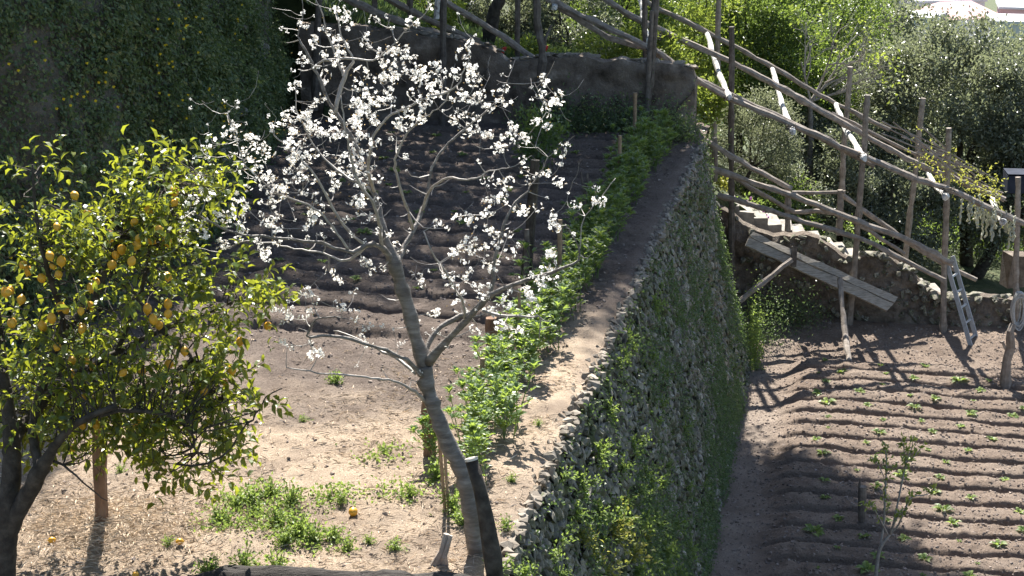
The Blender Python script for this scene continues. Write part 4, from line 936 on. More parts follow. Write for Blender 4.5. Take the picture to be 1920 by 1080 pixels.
# ================================================================ LEMON TREE
LB = onz(4, 1105, 0.0); LY = LB[1]
lt = thing('lemon_tree', 'leafy lemon tree full of yellow fruit at the left edge', 'tree', LB)
ll = {
 't1': [(-2, 1120, 30, 0), (6, 1020, 26, 0), (14, 960, 22, 0), (20, 900, 19, .05), (22, 840, 17, .1), (18, 790, 14, .15), (10, 720, 11, .2), (0, 640, 9, .3), (-10, 560, 7, .3)],
 't2': [(12, 1010, 18, 0), (30, 970, 17, -.02), (52, 925, 17, -.05), (75, 885, 16, -.1), (92, 855, 11, -.15), (112, 825, 8, -.2), (150, 790, 7, -.25), (220, 760, 6, -.3)],
 't3': [(74, 888, 11, -.1), (68, 850, 9.5, 0), (62, 815, 9, .1), (66, 770, 9, .2), (90, 700, 9, .3), (110, 650, 8, .35), (140, 600, 7, .4), (180, 560, 6, .4), (200, 500, 5, .4), (230, 450, 4, .4)],
 't4': [(24, 830, 12, .1), (50, 790, 10, .3), (90, 745, 9, .5), (150, 700, 7, .7), (220, 660, 6, .8), (300, 620, 5, .9), (380, 590, 3.5, .9), (450, 560, 2.2, .9)],
 't5': [(110, 650, 6, .35), (118, 600, 6, .2), (100, 540, 5, .1), (80, 470, 4, .0), (66, 390, 3, 0), (60, 310, 1.8, 0)],
 't6': [(220, 660, 5, .8), (260, 560, 4, .7), (280, 480, 3.4, .6), (290, 400, 2.6, .6), (300, 330, 1.6, .6)],
 't7': [(150, 790, 5, -.25), (230, 770, 4.4, -.2), (300, 775, 3.6, -.1), (350, 800, 2.8, 0), (370, 850, 1.8, .05)],
 't8': [(300, 620, 4, .9), (350, 660, 3.6, .8), (390, 700, 3, .7), (420, 740, 2, .7)],
 't9': [(330, 872, 2, .0), (380, 870, 2.2, -.1), (420, 852, 2, -.1), (450, 812, 1.8, -.1), (480, 780, 1.6, -.1), (500, 745, 1.4, -.1), (530, 728, 1, -.1)],
 'u1': [(92, 860, 3, -.1), (130, 880, 2.2, -.2), (170, 915, 1.4, -.25), (200, 940, .8, -.25)],
}
lnodes = []
for k_, l_ in ll.items():
    Q = spline(px_limb(l_, LY), step=.05); Q[:, :3] += np.random.default_rng(len(Q)).normal(0, .004, Q[:, :3].shape)
    part('trunk' if k_ == 't1' else 'branch', tubes(tube(Q[:, :3], np.maximum(Q[:, 3], .003), 9)), M['bark_dark'], lt, smooth=True)
    if k_ != 't9': lnodes += [q for q in Q]
rl_ = np.random.default_rng(71)
ELL = [((190, 590), 245, 200, .95, 1.0), ((345, 800), 88, 118, .5, .55), ((60, 450), 105, 95, .6, .35), ((430, 545), 85, 48, .35, .30), ((70, 710), 150, 115, .7, .5), ((330, 365), 90, 70, .5, .35), ((62, 305), 36, 40, .2, .10), ((290, 300), 30, 32, .2, .07), ((230, 700), 230, 120, .8, .7), ((200, 450), 160, 75, .7, .5), ((190, 775), 190, 62, .75, .5)]
wts = np.array([e[4] for e in ELL]); wts /= wts.sum()
shoots = []; ex0 = LY + .45
for k in range(1040):
    (ca, cb), ra, rb_, ry, _ = ELL[rl_.choice(len(ELL), p=wts)]; d = unit(rl_.standard_normal(3)); rr = rl_.uniform(.35, 1) ** .5
    a = ca + d[0] * rr * ra; b = cb + d[2] * rr * rb_; y = ex0 + d[1] * rr * ry
    g = fbm(a * .012, b * .012 + y, 3, 161)
    if g < -.16: continue
    if 380 < b < 520 and a < 90 and rl_.random() < .75: continue                # a gap on the left where the dark wall shows
    shoots.append((at(a, b, y), unit(np.array([d[0] * .9, d[1] * .6, .25 - .55 * (b > 720) + d[2] * .1]) + rl_.normal(0, .45, 3))))
for i in range(5): shoots.append((np.array(at(470 + 9 * i, 800 - 17 * i, LY - .1)), unit(rl_.normal(0, 1, 3))))
lem = zp([(835,405),(490,420),(320,495),(755,470),(615,540),(625,560),(895,510),(780,560),(768,600),(850,575),(940,575),(980,300),(982,360),(420,320),(130,710),(162,745),(298,715),(345,690),(235,785),(330,765),(630,710),(740,690),(510,840),(540,810),(943,775),(340,945),(370,965),(290,1010),(30,865),(55,860),(75,1035),(60,1040),(220,1050),(245,1055),(455,970),(465,1065),(945,985),(860,1015),(830,955),(650,655),(685,625),(120,905),(280,660),(895,1050),(505,940),(945,930)], 0, 260, .3333)
lem += zp([(100,15),(30,90),(45,195),(180,180),(285,220),(212,140),(335,55),(318,75),(585,165),(585,35),(515,148),(535,185),(645,295),(252,328),(302,330),(495,365),(430,370),(292,458),(384,502),(476,545),(570,577),(712,435),(810,360),(838,262),(785,405),(935,207),(590,340),(288,555),(337,553),(28,562),(247,640),(150,210),(145,205),(248,372),(200,280),(325,350)], 0, 500, .537)
lem3 = []
for a, b in lem:
    ee = max(0.0, 1 - ((a - 185) / 300) ** 2 - ((b - 560) / 280) ** 2); q = at(a, b, ex0 - .95 * math.sqrt(ee) * rl_.uniform(.45, .9)); lem3.append(q)
    if b > 690 or a > 330:
        for _ in range(2): shoots.append((q + np.array([0, 0, .07]) + rl_.normal(0, .03, 3), unit(rl_.normal(0, 1, 3) + [0, 0, -.2])))
LC = []; LD = []; LN = []; ltw = MB(); LNN = np.array(lnodes)
for p, d in shoots:
    L = rl_.uniform(.16, .34); nl = rl_.integers(5, 9); up_ = np.array([0, 0, 1.0])
    k = np.argmin(np.linalg.norm(LNN[:, :3] - p, axis=1)); q = LNN[k, :3]
    if np.linalg.norm(p - q) < .55 and rl_.random() < .8:
        Q = spline(np.array([[*q, .006], [*((p + q) / 2 + rl_.normal(0, .04, 3)), .0045], [*p, .0035], [*(p + d * L), .002]]), 9); ltw.addm(*tube(Q[:, :3], Q[:, 3], 4, cap=False))
    for j in range(nl):
        th = j * 2.4 + rl_.uniform(0, .6); e1 = unit(np.cross(d, up_ + .01)); e2 = np.cross(d, e1)
        LC.append(p + d * L * (j + .6) / nl); o_ = e1 * math.cos(th) + e2 * math.sin(th)
        LD.append(o_ * .9 + d * .55 + np.array([0, 0, -.12])); LN.append(up_ + o_ * -.2 + rl_.normal(0, .35, 3))
LC = np.array(LC); LD = np.array(LD); LN = np.array(LN); k = len(LC); LL = rl_.uniform(.05, .105, k); LW = LL * rl_.uniform(.42, .55, k)
part('twigs', ltw.get(), M['bark_dark'], lt, kind='stuff')
dep = LC[:, 1]; vis = np.array([proj(c)[:2] for c in LC]); inside = (vis[:, 0] > 5) & (vis[:, 0] < 560) & (vis[:, 1] > 250)
order = np.argsort(-(LL / dep) * inside + 0.0004 * (dep - dep.min())); first = order[:300]; rest_i = order[300:]
part('foliage', leaves(LC[rest_i], LD[rest_i], LN[rest_i], LL[rest_i], LW[rest_i], 2, .3, .3), M['l_lemon'], lt, kind='stuff')
one = mesh_np('leaf', *leaves(np.zeros((1, 3)), np.array([[1., 0, 0]]), np.array([[0., 0, 1]]), 1.0, .48, 2, .3, .3)); one.materials.append(M['l_lemon'])
for i in first:
    x = unit(LD[i]); z = unit(LN[i] - x * LN[i].dot(x)); y = np.cross(z, x); A = np.stack([x, y, z], 1) * LL[i]
    inst('leaf', one, lt, Matrix([[*A[r_], LC[i][r_]] for r_ in range(3)] + [[0, 0, 0, 1]]))
def lemon_mesh():
    th = np.linspace(0, 2 * np.pi, 12, endpoint=False); zz = np.array([-1.28, -1.12, -.95, -.7, -.3, .1, .5, .8, 1.0, 1.12]); rr = np.array([.02, .14, .3, .68, .95, 1.0, .86, .58, .26, .02])
    V = np.concatenate([np.stack([np.cos(th) * q * .031, np.sin(th) * q * .031, np.full(12, z * .035)], 1) for z, q in zip(zz, rr)]); n = len(zz)
    i, j = np.meshgrid(np.arange(n - 1), np.arange(12), indexing='ij'); i = i.ravel(); j = j.ravel(); k = (j + 1) % 12
    me = mesh_np('lemon', V, np.stack([i * 12 + j, i * 12 + k, (i + 1) * 12 + k, (i + 1) * 12 + j], 1)); me.materials.append(M['lemon'])
    me.polygons.foreach_set('use_smooth', np.ones(len(me.polygons), bool)); return me
LM = lemon_mesh()
for q in lem3:
    Mx = Matrix.Translation(Vector(q)) @ Euler((rl_.normal(0, .35), rl_.normal(0, .35), rl_.uniform(0, 6))).to_matrix().to_4x4() @ Matrix.Diagonal(Vector((*(np.array([1, 1, rl_.uniform(.92, 1.15)]) * rl_.uniform(.72, 1.0)), 1)))
    inst('lemon', LM, lt, Mx)
for i, (a, b, lb) in enumerate([(662, 957, 'yellow lemon lying on the straw right of the weeds'), (97, 1010, 'fallen lemon on the straw left of the red brown post'), (100, 1013, None), (337, 1013, 'small fallen lemon on the straw below the lemon tree'), (254, 1072, 'fallen lemon lying at the bottom edge of the straw')]):
    if lb is None: continue
    p = onz(a, b, .035); o = bpy.data.objects.new('fallen_lemon', LM); COL.objects.link(o); o.location = (p[0], p[1], float(zu(p[0], p[1])) + .028); o.rotation_euler = (1.45, .2, i * 1.7); o.scale = (1.15,) * 3 if i == 0 else (.8,) * 3
    _props(o, lb, 'lemon', None, None)

ORD = 'first second third fourth fifth sixth seventh eighth ninth tenth eleventh twelfth thirteenth fourteenth fifteenth sixteenth seventeenth eighteenth nineteenth twentieth'.split()
def nth(i):
    if i < 20: return ORD[i]
    return 'twenty ' + ORD[i - 20] if i < 29 else ('thirtieth' if i == 29 else 'thirty ' + ORD[i - 30])
# ================================================================ BEAN ROW, SEEDLINGS, SAPLING
def bean(seed):
    r = np.random.default_rng(seed); C = []; D = []; N = []; sm_ = MB(); Ls = []
    for q in range(7):
        b0 = np.array([r.normal(0, .06), r.normal(0, .06), 0]); lean = r.normal(0, .14, 2); H = r.uniform(.3, .72)
        top = b0 + np.array([lean[0], lean[1], H]); sm_.addm(*tube(np.array([b0, (b0 + top) / 2 + r.normal(0, .02, 3), top]), [.007, .006, .004], 4, cap=False))
        for j in range(7):                                  # leaflets up the stem
            u = .15 + .75 * (j + .5) / 7; p = b0 + (top - b0) * u; th = j * 2.5 + r.uniform(0, 1)
            o_ = unit(np.array([math.cos(th), math.sin(th), .35]))
            for a in (-1, 1):
                sd = np.cross(o_, [0, 0, 1]) * a; C.append(p + o_ * r.uniform(.03, .07)); D.append(o_ * .8 + sd * .5 + np.array([0, 0, .2])); N.append(np.array([0, 0, 1]) + r.normal(0, .3, 3)); Ls.append(r.uniform(.085, .125))
        n_ = 9                                              # rosette at the tip
        for j in range(n_):
            th = j * 2.4 + r.uniform(0, .5); o_ = np.array([math.cos(th), math.sin(th), .45 + .9 * j / n_]); C.append(top + np.array([0, 0, -.03 + .04 * j / n_])); D.append(o_); N.append(np.array([-math.cos(th) * .4, -math.sin(th) * .4, 1])); Ls.append(r.uniform(.1, .14) * (1.05 - .35 * j / n_))
    Ls = np.array(Ls)
    return plant_kind(leaves(np.array(C), np.array(D), np.array(N), Ls, Ls * .5, 2, .25, .3), sm_.get(), M['l_bean'])
BEAN = [bean(700 + i) for i in range(5)]
r = np.random.default_rng(81); s = 13.25; k = 0; cb_ = {}
while s < 27.4:
    lit = s < 17.6
    for side in (0, 1):
        t = -.56 - .2 * side + r.normal(0, .05); x, y = st(s + r.normal(0, .08), t)
        if r.random() < .12 or fbm(s * .9, 1.7, 2, 303) < -.27: continue
        cb_[(lit, side)] = cb_.get((lit, side), -1) + 1
        lb = ('%s %s bean plant from the near end of the %s part, %s side' % (nth(cb_[(lit, side)]), ('bright green sunlit' if lit else 'bluish shaded'), ('lit' if lit else 'shaded'), ('furrow' if side else 'path')))
        place('bean_plant', BEAN[k % 5], (x, y, float(zu(x, y))), r.uniform(0, 6.28), r.uniform(.62, 1.0) * np.interp(s, [13, 16, 27], [.88, .9, .9]), lb, 'bean plant', 'sunlit bean plants' if lit else 'shaded bean plants'); k += 1
    s += .36
def seedling(seed, n, L):
    r = np.random.default_rng(seed); th = np.arange(n) * 2.4 + r.uniform(0, 1, n); D = np.stack([np.cos(th), np.sin(th), r.uniform(.15, .7, n)], 1)
    Ls = r.uniform(.6, 1, n) * L
    return plant_kind(leaves(unit(D) * .012, D, np.array([[0, 0, 1.]]) + r.normal(0, .2, (n, 3)), Ls, Ls * .62, 2, .2, .4), tubes(tube(np.array([[0, 0, -.02], [0, 0, .01], [0, 0, .03]]), .006, 4)), M['l_weed'])
SEED = [seedling(720 + i, n, L) for i, (n, L) in enumerate(((9, .085), (7, .07), (11, .1)))]
r = np.random.default_rng(83)
for kr in range(1, 20):
    sr = LO_S1 - kr * LO_P + .4 * LO_P; t = 1.9 + r.uniform(0, .5); ci = 0
    while t < 8.4:
        x, y = st(sr + r.normal(0, .05), t); z = float(zl(x, y)); a, b, _ = proj((x, y, z))
        if a < 1925 and b < 1090 and r.random() < .95:
            sc = r.choice([.6, 1.0, 1.3, 1.6], p=[.3, .3, .25, .15])
            place('seedling', SEED[r.integers(3)], (x, y, z), r.uniform(0, 6.28), sc, 'pale green seedling, %s from the left on the %s ridge from the rubble wall' % (nth(ci), nth(kr - 1)), 'seedling', 'seedlings on the lower field'); ci += 1
        t += r.uniform(.35, .95)
for kr in range(1, 15):
    sr = UP_S0 + kr * UP_P + .4 * UP_P; t = -4.8 + r.uniform(0, .5); ci = 0
    while t < -1.3:
        x, y = st(sr + r.normal(0, .05), t); z = float(zu(x, y))
        if r.random() < .6: place('seedling', SEED[r.integers(3)], (x, y, z), r.uniform(0, 6.28), r.uniform(.7, 1.2), 'dim seedling, %s from the left in the %s shaded furrow from the near end' % (nth(ci), nth(kr - 1)), 'seedling', 'seedlings on the upper terrace'); ci += 1
        t += r.uniform(.45, .9)
SB = onz(1640, 1092, ZL + .1); SY = SB[1]
sp_ = thing('young_tree', 'slender young fruit tree with sparse new leaves on the lower field', 'tree', SB)
sl = [[(1640, 1100, 6, 0), (1647, 1040, 5.5, 0), (1655, 1020, 5, 0), (1668, 1002, 4.6, 0)], [(1650, 1030, 3.4, 0), (1657, 980, 3.2, .1), (1660, 920, 3, .15), (1662, 870, 2.4, .2), (1659, 832, 1.2, .2)],
      [(1668, 1002, 3.6, 0), (1682, 970, 3, -.1), (1694, 960, 1.5, -.1)], [(1668, 1002, 3.4, 0), (1684, 985, 3, -.05), (1697, 955, 2.7, -.1), (1710, 932, 2.2, -.1), (1735, 928, 1.6, -.1), (1752, 918, 1, -.1)],
      [(1674, 988, 3.4, .02), (1685, 935, 3, .05), (1694, 890, 2.6, .1), (1699, 868, 2.4, .1), (1695, 845, 1.6, .1), (1693, 822, 1, .1)], [(1699, 868, 2, .1), (1709, 842, 1.4, .1), (1712, 822, .9, .1)], [(1699, 868, 2, .1), (1715, 855, 1.6, .1), (1732, 832, .9, .1)],
      [(1665, 1003, 3, 0), (1650, 975, 2.4, -.1), (1637, 952, 1.6, -.15), (1620, 945, 1, -.15)], [(1658, 895, 2, .15), (1646, 870, 1.5, .15), (1632, 855, .9, .15)], [(1660, 890, 1.6, .15), (1680, 875, .9, .1)]]
C = []; D = []; rs = np.random.default_rng(91)
for i, l_ in enumerate(sl):
    Q = spline(px_limb(l_, SY, .68), step=.04); part('trunk' if i == 0 else 'branch', tubes(tube(Q[:, :3], np.maximum(Q[:, 3], .003), 6)), M['twig'], sp_, smooth=True)
    if i:
        for q in Q[len(Q) // 3:]:
            for _ in range(rs.integers(1, 7)): C.append(q[:3] + rs.normal(0, .02, 3)); D.append(unit(rs.normal(0, 1, 3) + [0, 0, .8]))
C = np.array(C); k = len(C); Ls = rs.uniform(.05, .09, k); part('foliage', leaves(C, np.array(D), rs.normal(0, 1, (k, 3)) + [0, 0, 1], Ls, Ls * .42, 1), M['l_lit'], sp_, kind='stuff')

# ================================================================ TREES AND SHRUBS BEYOND THE WALLS
def crown(center, rad, n, L, W, seed, clumps=70, cr=.22, shell=.45, low=-1.0, kind=0, upb=.3, lump=.5):
    r = np.random.default_rng(seed); center = np.asarray(center, float); rad = np.asarray(rad, float)
    d = unit(r.standard_normal((clumps * 3, 3))); d = d[d[:, 2] > low][:clumps]; k = len(d)
    rr = r.uniform(shell ** 3, 1, k) ** (1 / 3)
    lm = 1 + lump * (fbm(d[:, 0] * 2.2 + 5 + seed, d[:, 2] * 2.2 + d[:, 1] * 1.7, 3, seed))
    cc = d * (rr * lm)[:, None] * rad
    w = r.uniform(.4, 1.6, k); w /= w.sum(); idx = r.choice(k, n, p=w)
    g = r.standard_normal((n, 3)) * cr * (rad.mean()); g[:, 2] *= .75
    P = cc[idx] + g; out = unit(P / rad)
    D = unit(out * .6 + r.standard_normal((n, 3)) * .8 + np.array([0, 0, .15])); N = unit(out * .5 + np.array([0, 0, upb]) + r.standard_normal((n, 3)) * .75)
    Ls = r.uniform(.7, 1.25, n) * L
    return leaves(P + center, D, N, Ls, Ls * W / L, kind)
def limbs_to(base, center, rad, r0, seed, nb=6, lean=None):
    r = np.random.default_rng(seed); base = np.asarray(base, float); c = np.asarray(center, float); rad = np.asarray(rad, float); out = []
    fork = base + (c - base) * .5 + r.normal(0, .05, 3) * rad.mean(); P = np.array([[*base, r0], [*((base + fork) / 2 + r.normal(0, .06, 3)), r0 * .85], [*fork, r0 * .75]])
    Q = spline(P, step=.15); trunk_ = tube(Q[:, :3], Q[:, 3], 8, rough=.05)
    for q in range(nb):
        d = unit(r.standard_normal(3) + [0, 0, .5]); e = c + d * rad * .8; m = (fork + e) / 2 + r.normal(0, .12, 3) * rad
        Q = spline(np.array([[*fork, r0 * .6], [*m, r0 * .35], [*e, r0 * .08]]), step=.15); out.append(tube(Q[:, :3], Q[:, 3], 6))
    return trunk_, out
def bgtree(name, label, cat, px, py, Y, rx, ry, rz, n, L, W, mat, seed, group=None, trunk_r=.09, base_px=None, clumps=70, cr=.22, shell=.45, low=-1.0, kind=0, barkm='bark_dark', nb=6, lump=.5):
    c = at(px, py, Y); bx = at(base_px[0], base_px[1], Y) if base_px else np.array([c[0], Y, 0]); bz = float(z_hill(bx[0], Y))
    b = np.array([bx[0], Y, min(bz, c[2] - rz * .6)]); t = thing(name, label, cat, b, group)
    tr, br = limbs_to(b, c, (rx, ry, rz), trunk_r, seed, nb)
    part('trunk', tubes(tr), M[barkm], t, smooth=True)
    for q in br: part('branch', tubes(q), M[barkm], t, smooth=True)
    part('crown', crown(c, (rx, ry, rz), n, L, W, seed, clumps, cr, shell, low, kind, lump=lump), M[mat], t, kind='stuff')
    return t
# evergreen oaks on the right
bgtree('evergreen_oak', 'large grey green evergreen oak filling the upper right corner', 'tree', 1790, 222, 37.0, 2.1, 1.7, 2.05, 42000, .095, .05, 'l_oak', 801, trunk_r=.16, base_px=(1812, 500), clumps=190, cr=.11, shell=.55)
bgtree('evergreen_oak', 'evergreen oak with dark leaning trunk at the right edge behind the pergola', 'tree', 1935, 330, 36.0, 1.5, 1.3, 1.75, 21000, .09, .048, 'l_oak', 802, trunk_r=.14, base_px=(1830, 500), clumps=120, cr=.12, shell=.5)
bgtree('evergreen_oak', 'small shaded evergreen oak low behind the stair railing', 'tree', 1690, 395, 35.0, 1.3, 1.1, 1.0, 13000, .08, .043, 'l_oak', 803, trunk_r=.12, base_px=(1672, 500), clumps=90, cr=.13, shell=.5)
bgtree('dark_bush', 'dark bush filling the shade beneath the evergreen oaks', 'bush', 1800, 470, 38.5, 2.6, .9, 1.1, 11000, .09, .05, 'l_bush', 804, trunk_r=.06, clumps=80)
# grey green shrubs behind the railing
bgtree('grey_shrub', 'silvery grey green shrub right behind the end of the terrace wall', 'shrub', 1410, 265, 33.6, .85, .8, 1.15, 13000, .06, .026, 'l_grey', 811, trunk_r=.05, clumps=80, cr=.13)
bgtree('grey_shrub', 'glossy dark shrub behind the upper stair rail', 'shrub', 1530, 345, 34.4, 1.15, .9, 1.0, 14000, .075, .038, 'l_oak', 812, trunk_r=.06, clumps=80, cr=.13)
bgtree('grey_shrub', 'leafy grey green bush right of the white cross poles', 'shrub', 1585, 250, 36.2, 1.3, 1.0, 1.25, 15000, .075, .036, 'l_oak', 813, trunk_r=.07, clumps=90, cr=.12)
bgtree('green_bush', 'dark green bush low behind the stone steps', 'bush', 1440, 400, 33.4, 1.0, .6, .65, 8000, .075, .04, 'l_bush', 814, trunk_r=.04, clumps=50)
bgtree('green_bush', 'bright green leafy bush behind the middle pergola beam', 'bush', 1490, 175, 37.0, 1.3, 1.0, 1.1, 13000, .085, .045, 'l_bush', 815, trunk_r=.07, clumps=80, cr=.14)
# citrus and fruit trees at the top
bgtree('citrus_tree', 'bright green citrus tree at the top right of the tall pergola post', 'tree', 1400, 55, 38.0, 1.25, 1.2, 1.5, 17000, .085, .04, 'l_bush', 821, trunk_r=.08, clumps=90, cr=.13)
bgtree('citrus_tree', 'green citrus tree behind the first white cross pole', 'tree', 1275, 50, 37.0, 1.3, 1.1, 1.4, 14000, .085, .04, 'l_lit', 822, trunk_r=.08, clumps=90, cr=.14)
bgtree('citrus_tree', 'green citrus tree at the top centre left of the oak', 'tree', 1530, 55, 40.5, 1.7, 1.2, 1.7, 14000, .09, .045, 'l_bush', 823, trunk_r=.09, clumps=80, cr=.15)
bgtree('citrus_tree', 'dark citrus tree behind the thin pole at the top', 'tree', 1150, 15, 36.0, 1.2, 1.1, 1.3, 12000, .09, .045, 'l_bush', 824, trunk_r=.08, clumps=70, cr=.15)
bgtree('dark_shrub', 'dark glossy shrub behind the crooked forked post', 'shrub', 1060, 50, 34.0, 1.05, .9, 1.1, 12000, .08, .042, 'l_oak', 825, trunk_r=.06, clumps=70, cr=.14)
bgtree('dark_shrub', 'dark glossy shrub behind the leaning trunk at the top', 'shrub', 940, 30, 34.6, 1.05, .9, 1.15, 12000, .08, .042, 'l_oak', 826, trunk_r=.06, clumps=70, cr=.14)
bgtree('dark_shrub', 'shaded green shrub on the slope left of the tall straight post', 'shrub', 770, 0, 35.0, 1.3, .9, .8, 9000, .08, .042, 'l_bush', 827, trunk_r=.05, clumps=60)
for i, (a, b, Y, rx, rz, mt, lb) in enumerate([(1650, 165, 46, 2.0, 2.2, 'l_oak', 'far grey green tree between the half bare tree and the oak'), (1885, 235, 45, 2.2, 2.3, 'l_oak', 'far grey green tree at the right edge behind the oak'), (1330, 150, 43, 2.0, 2.0, 'l_bush', 'far green tree behind the first tall pergola post'), (1180, 60, 44, 2.6, 2.4, 'l_bush', 'far dark tree behind the top of the pergola'), (960, 40, 43, 2.6, 2.2, 'l_bush', 'far dark tree behind the leaning trunk'), (1470, 60, 48, 2.4, 2.6, 'l_bush', 'far green tree at the top behind the citrus trees'), (1570, 55, 52, 2.2, 2.0, 'l_grey', 'farthest pale green tree at the top before the houses')]):
    bgtree('distant_tree', lb, 'tree', a, b, Y, rx, 1.5, rz, 12000, .13, .07, mt, 840 + i, trunk_r=.12, clumps=90, cr=.14)
# lit low shrubs right behind the terrace end wall
for i, (a, b, rx, rz, lb) in enumerate([(1135, 92, .55, .34, 'yellow green young shrub lit above the plastered wall'), (1245, 100, .4, .35, 'yellow green sprouting shrub beside the pergola post above the wall'), (985, 100, .5, .24, 'low lit shrub with red flowers above the plastered wall'), (845, 45, .35, .35, 'small lit yellow green plant beside the tall straight post'), (1330, 190, .3, .4, 'lit yellow green sprig at the end of the plastered wall')]):
    bgtree('lit_shrub', lb, 'shrub', a, b, 30.4, rx, .4, rz, 1500, .085, .04, 'l_lit', 831 + i, trunk_r=.02, clumps=24, cr=.22, nb=3)
C = np.array([at(a, b, 29.9) for a, b in [(945, 92), (947, 90), (1023, 92), (1025, 88), (1044, 110), (943, 97)]]); mb = MB()
for c in C: v, f = CLODS[0]; mb.add(v * .045 + c, f)
solo('red_flowers', mb.get(), M['f_red'], 'red geranium flowers showing above the plastered wall', 'flower', kind='stuff')
# twiggy half bare tree
tb = at(1500, 330, 35.4); tbt = thing('bare_tree', 'half bare twiggy tree with few yellow leaves before the oak', 'tree', (tb[0], 35.4, float(z_hill(tb[0], 35.4))))
rs = np.random.default_rng(95); Cc = []
def grow(p, d, L, r0, lev, acc):
    q = p + d * L; m = (p + q) / 2 + rs.normal(0, .06 * L, 3); Q = spline(np.array([[*p, r0], [*m, r0 * .8], [*q, r0 * .6]]), 6); acc.append(tube(Q[:, :3], Q[:, 3], 5, cap=False))
    if lev == 0:
        Cc.append(q); return
    for k in range(rs.integers(2, 4)):
        grow(p + (q - p) * rs.uniform(.45, 1), unit(d + rs.normal(0, .5, 3) + [.1, 0, .05]), L * rs.uniform(.6, .85), r0 * .58, lev - 1, acc)
p0 = WL[tbt.name]; fork = at(1520, 190, 35.4); part('trunk', tubes(polyl(np.array([p0, (p0 + fork) / 2 + [.1, 0, 0], fork]), .07, .05, 961)), M['bark_pale'], tbt, smooth=True)
for d in [(.9, -.2, .7), (.4, 0, 1), (-.3, -.1, 1), (1.2, .1, .35), (.7, .2, .9)]:
    acc = []; grow(fork, unit(d), .85, .028, 4, acc); part('branch', tubes(*acc), M['twig'], tbt)
Cc = np.array(Cc); sel = rs.random(len(Cc)) < .5; Cl = np.repeat(Cc[sel], 3, 0); k = len(Cl)
part('foliage', leaves(Cl + rs.normal(0, .04, (k, 3)), rs.normal(0, 1, (k, 3)), rs.normal(0, 1, (k, 3)) + [0, 0, 1], .09, .06, 1), M['l_lit'], tbt, kind='stuff')
# tall evergreens with unseen crowns, their clumps added and thinned to shape the shade below
def tall(label, base, top, r0, centers, seed):
    t = thing('tall_tree', label, 'tree', base)
    P = np.array([np.asarray(base, float) - [0, 0, .2], *[np.asarray(q, float) for q in top]]); part('trunk', tubes(polyl(P, r0, r0 * .55, seed, 10)), M['bark_dark'], t, smooth=True)
    for i, (c, rd, n) in enumerate(centers):
        Q = spline(np.array([[*P[-2], r0 * .5], [*((P[-2] + np.array(c)) / 2 + [0, 0, .3]), r0 * .35], [*c, r0 * .1]]), step=.3); part('branch', tubes(tube(Q[:, :3], Q[:, 3], 6)), M['bark_dark'], t, smooth=True)
        part('crown', crown(c, rd, int(n * (.5 if c[0] < 1.2 else 1.6)), .17, .1, seed + i, 90, .2, .2), M['l_bush'], t, kind='stuff')
b = at(905, 95, 31.3)
tall('leaning dark tree trunk rising out of the picture behind the plastered wall', b, [at(928, 20, 31.3), at(945, -60, 31.3), (0.0, 31.0, 6.5)], .13,
     [((-1.9, 30.6, 4.9), (2.2, 1.6, 1.7), 7000), ((1.4, 30.8, 5.6), (1.7, 1.5, 1.5), 6000), ((-1.2, 30.8, 7.6), (2.6, 1.7, 1.9), 8000), ((1.5, 30.9, 8.4), (2.1, 1.6, 1.8), 7000), ((-1.0, 31.2, 10.6), (2.9, 1.8, 2.0), 8000), ((1.4, 31.2, 11.3), (2.3, 1.8, 1.8), 7000), ((-0.4, 31.2, 13.4), (2.8, 1.8, 1.7), 7000), ((-2.4, 36.2, 7.2), (2.6, 1.8, 1.8), 9000), ((0.3, 36.6, 7.6), (2.2, 1.8, 1.8), 9000), ((2.5, 31.0, 8.0), (1.15, 1.3, 1.6), 6500), ((2.2, 31.1, 10.2), (1.5, 1.3, 1.4), 5500)], 971)
tall('unseen tall tree added behind the ivy wall corner to shade the furrows', (-4.9, 32.0, 2.6), [(-4.8, 31.9, 5.0), (-4.6, 31.7, 8.0), (-4.4, 31.6, 11.5)], .16,
     [((-4.4, 31.2, 5.6), (1.6, 1.4, 1.6), 6000), ((-4.4, 31.2, 8.3), (2.0, 1.6, 1.8), 7000), ((-4.4, 31.2, 11.0), (2.1, 1.6, 1.8), 7000), ((-4.2, 31.3, 13.4), (2.2, 1.6, 1.7), 7000)], 972)  # out of view, added to carry the shade over the left furrows
# wisteria like vine on the pergola
vn = thing('climbing_vine', 'budding vine with pale hanging strands on the right end of the pergola', 'vine', (*at(1850, 400, 29.3)[:2], -2.2))
acc = []; rs = np.random.default_rng(97)
for k in range(16):
    a0 = rs.uniform(1650, 1760); b0 = 240 + (a0 - 1650) * .42 + rs.normal(0, 10); a1 = rs.uniform(1790, 1895); b1 = 312 + (a1 - 1790) * .6 + rs.normal(0, 16); yo = rs.uniform(-.5, .8)
    acc.append(polyl(P3([(a0, b0), ((a0 + a1) / 2, (b0 + b1) / 2 + rs.normal(-2, 8)), (a1, b1)], lambda a: Yf(a) + yo), .014, .008, 980 + k, 5))
part('stem', tubes(*acc), M['pole'], vn)
C = []; D = []
for k in range(150):
    a = 1700 + 180 * rs.random() ** .7; b = 285 + (a - 1700) * .5 + rs.normal(0, 22); C.append(at(a, b, Yf(a) + rs.uniform(-.6, .6)))
    for _ in range(3): C.append(C[-1] + rs.normal(0, .04, 3))
C = np.array(C); k = len(C); part('foliage', leaves(C, rs.normal(0, 1, (k, 3)), rs.normal(0, 1, (k, 3)), .06, .03, 1), M['l_yellow'], vn, kind='stuff')
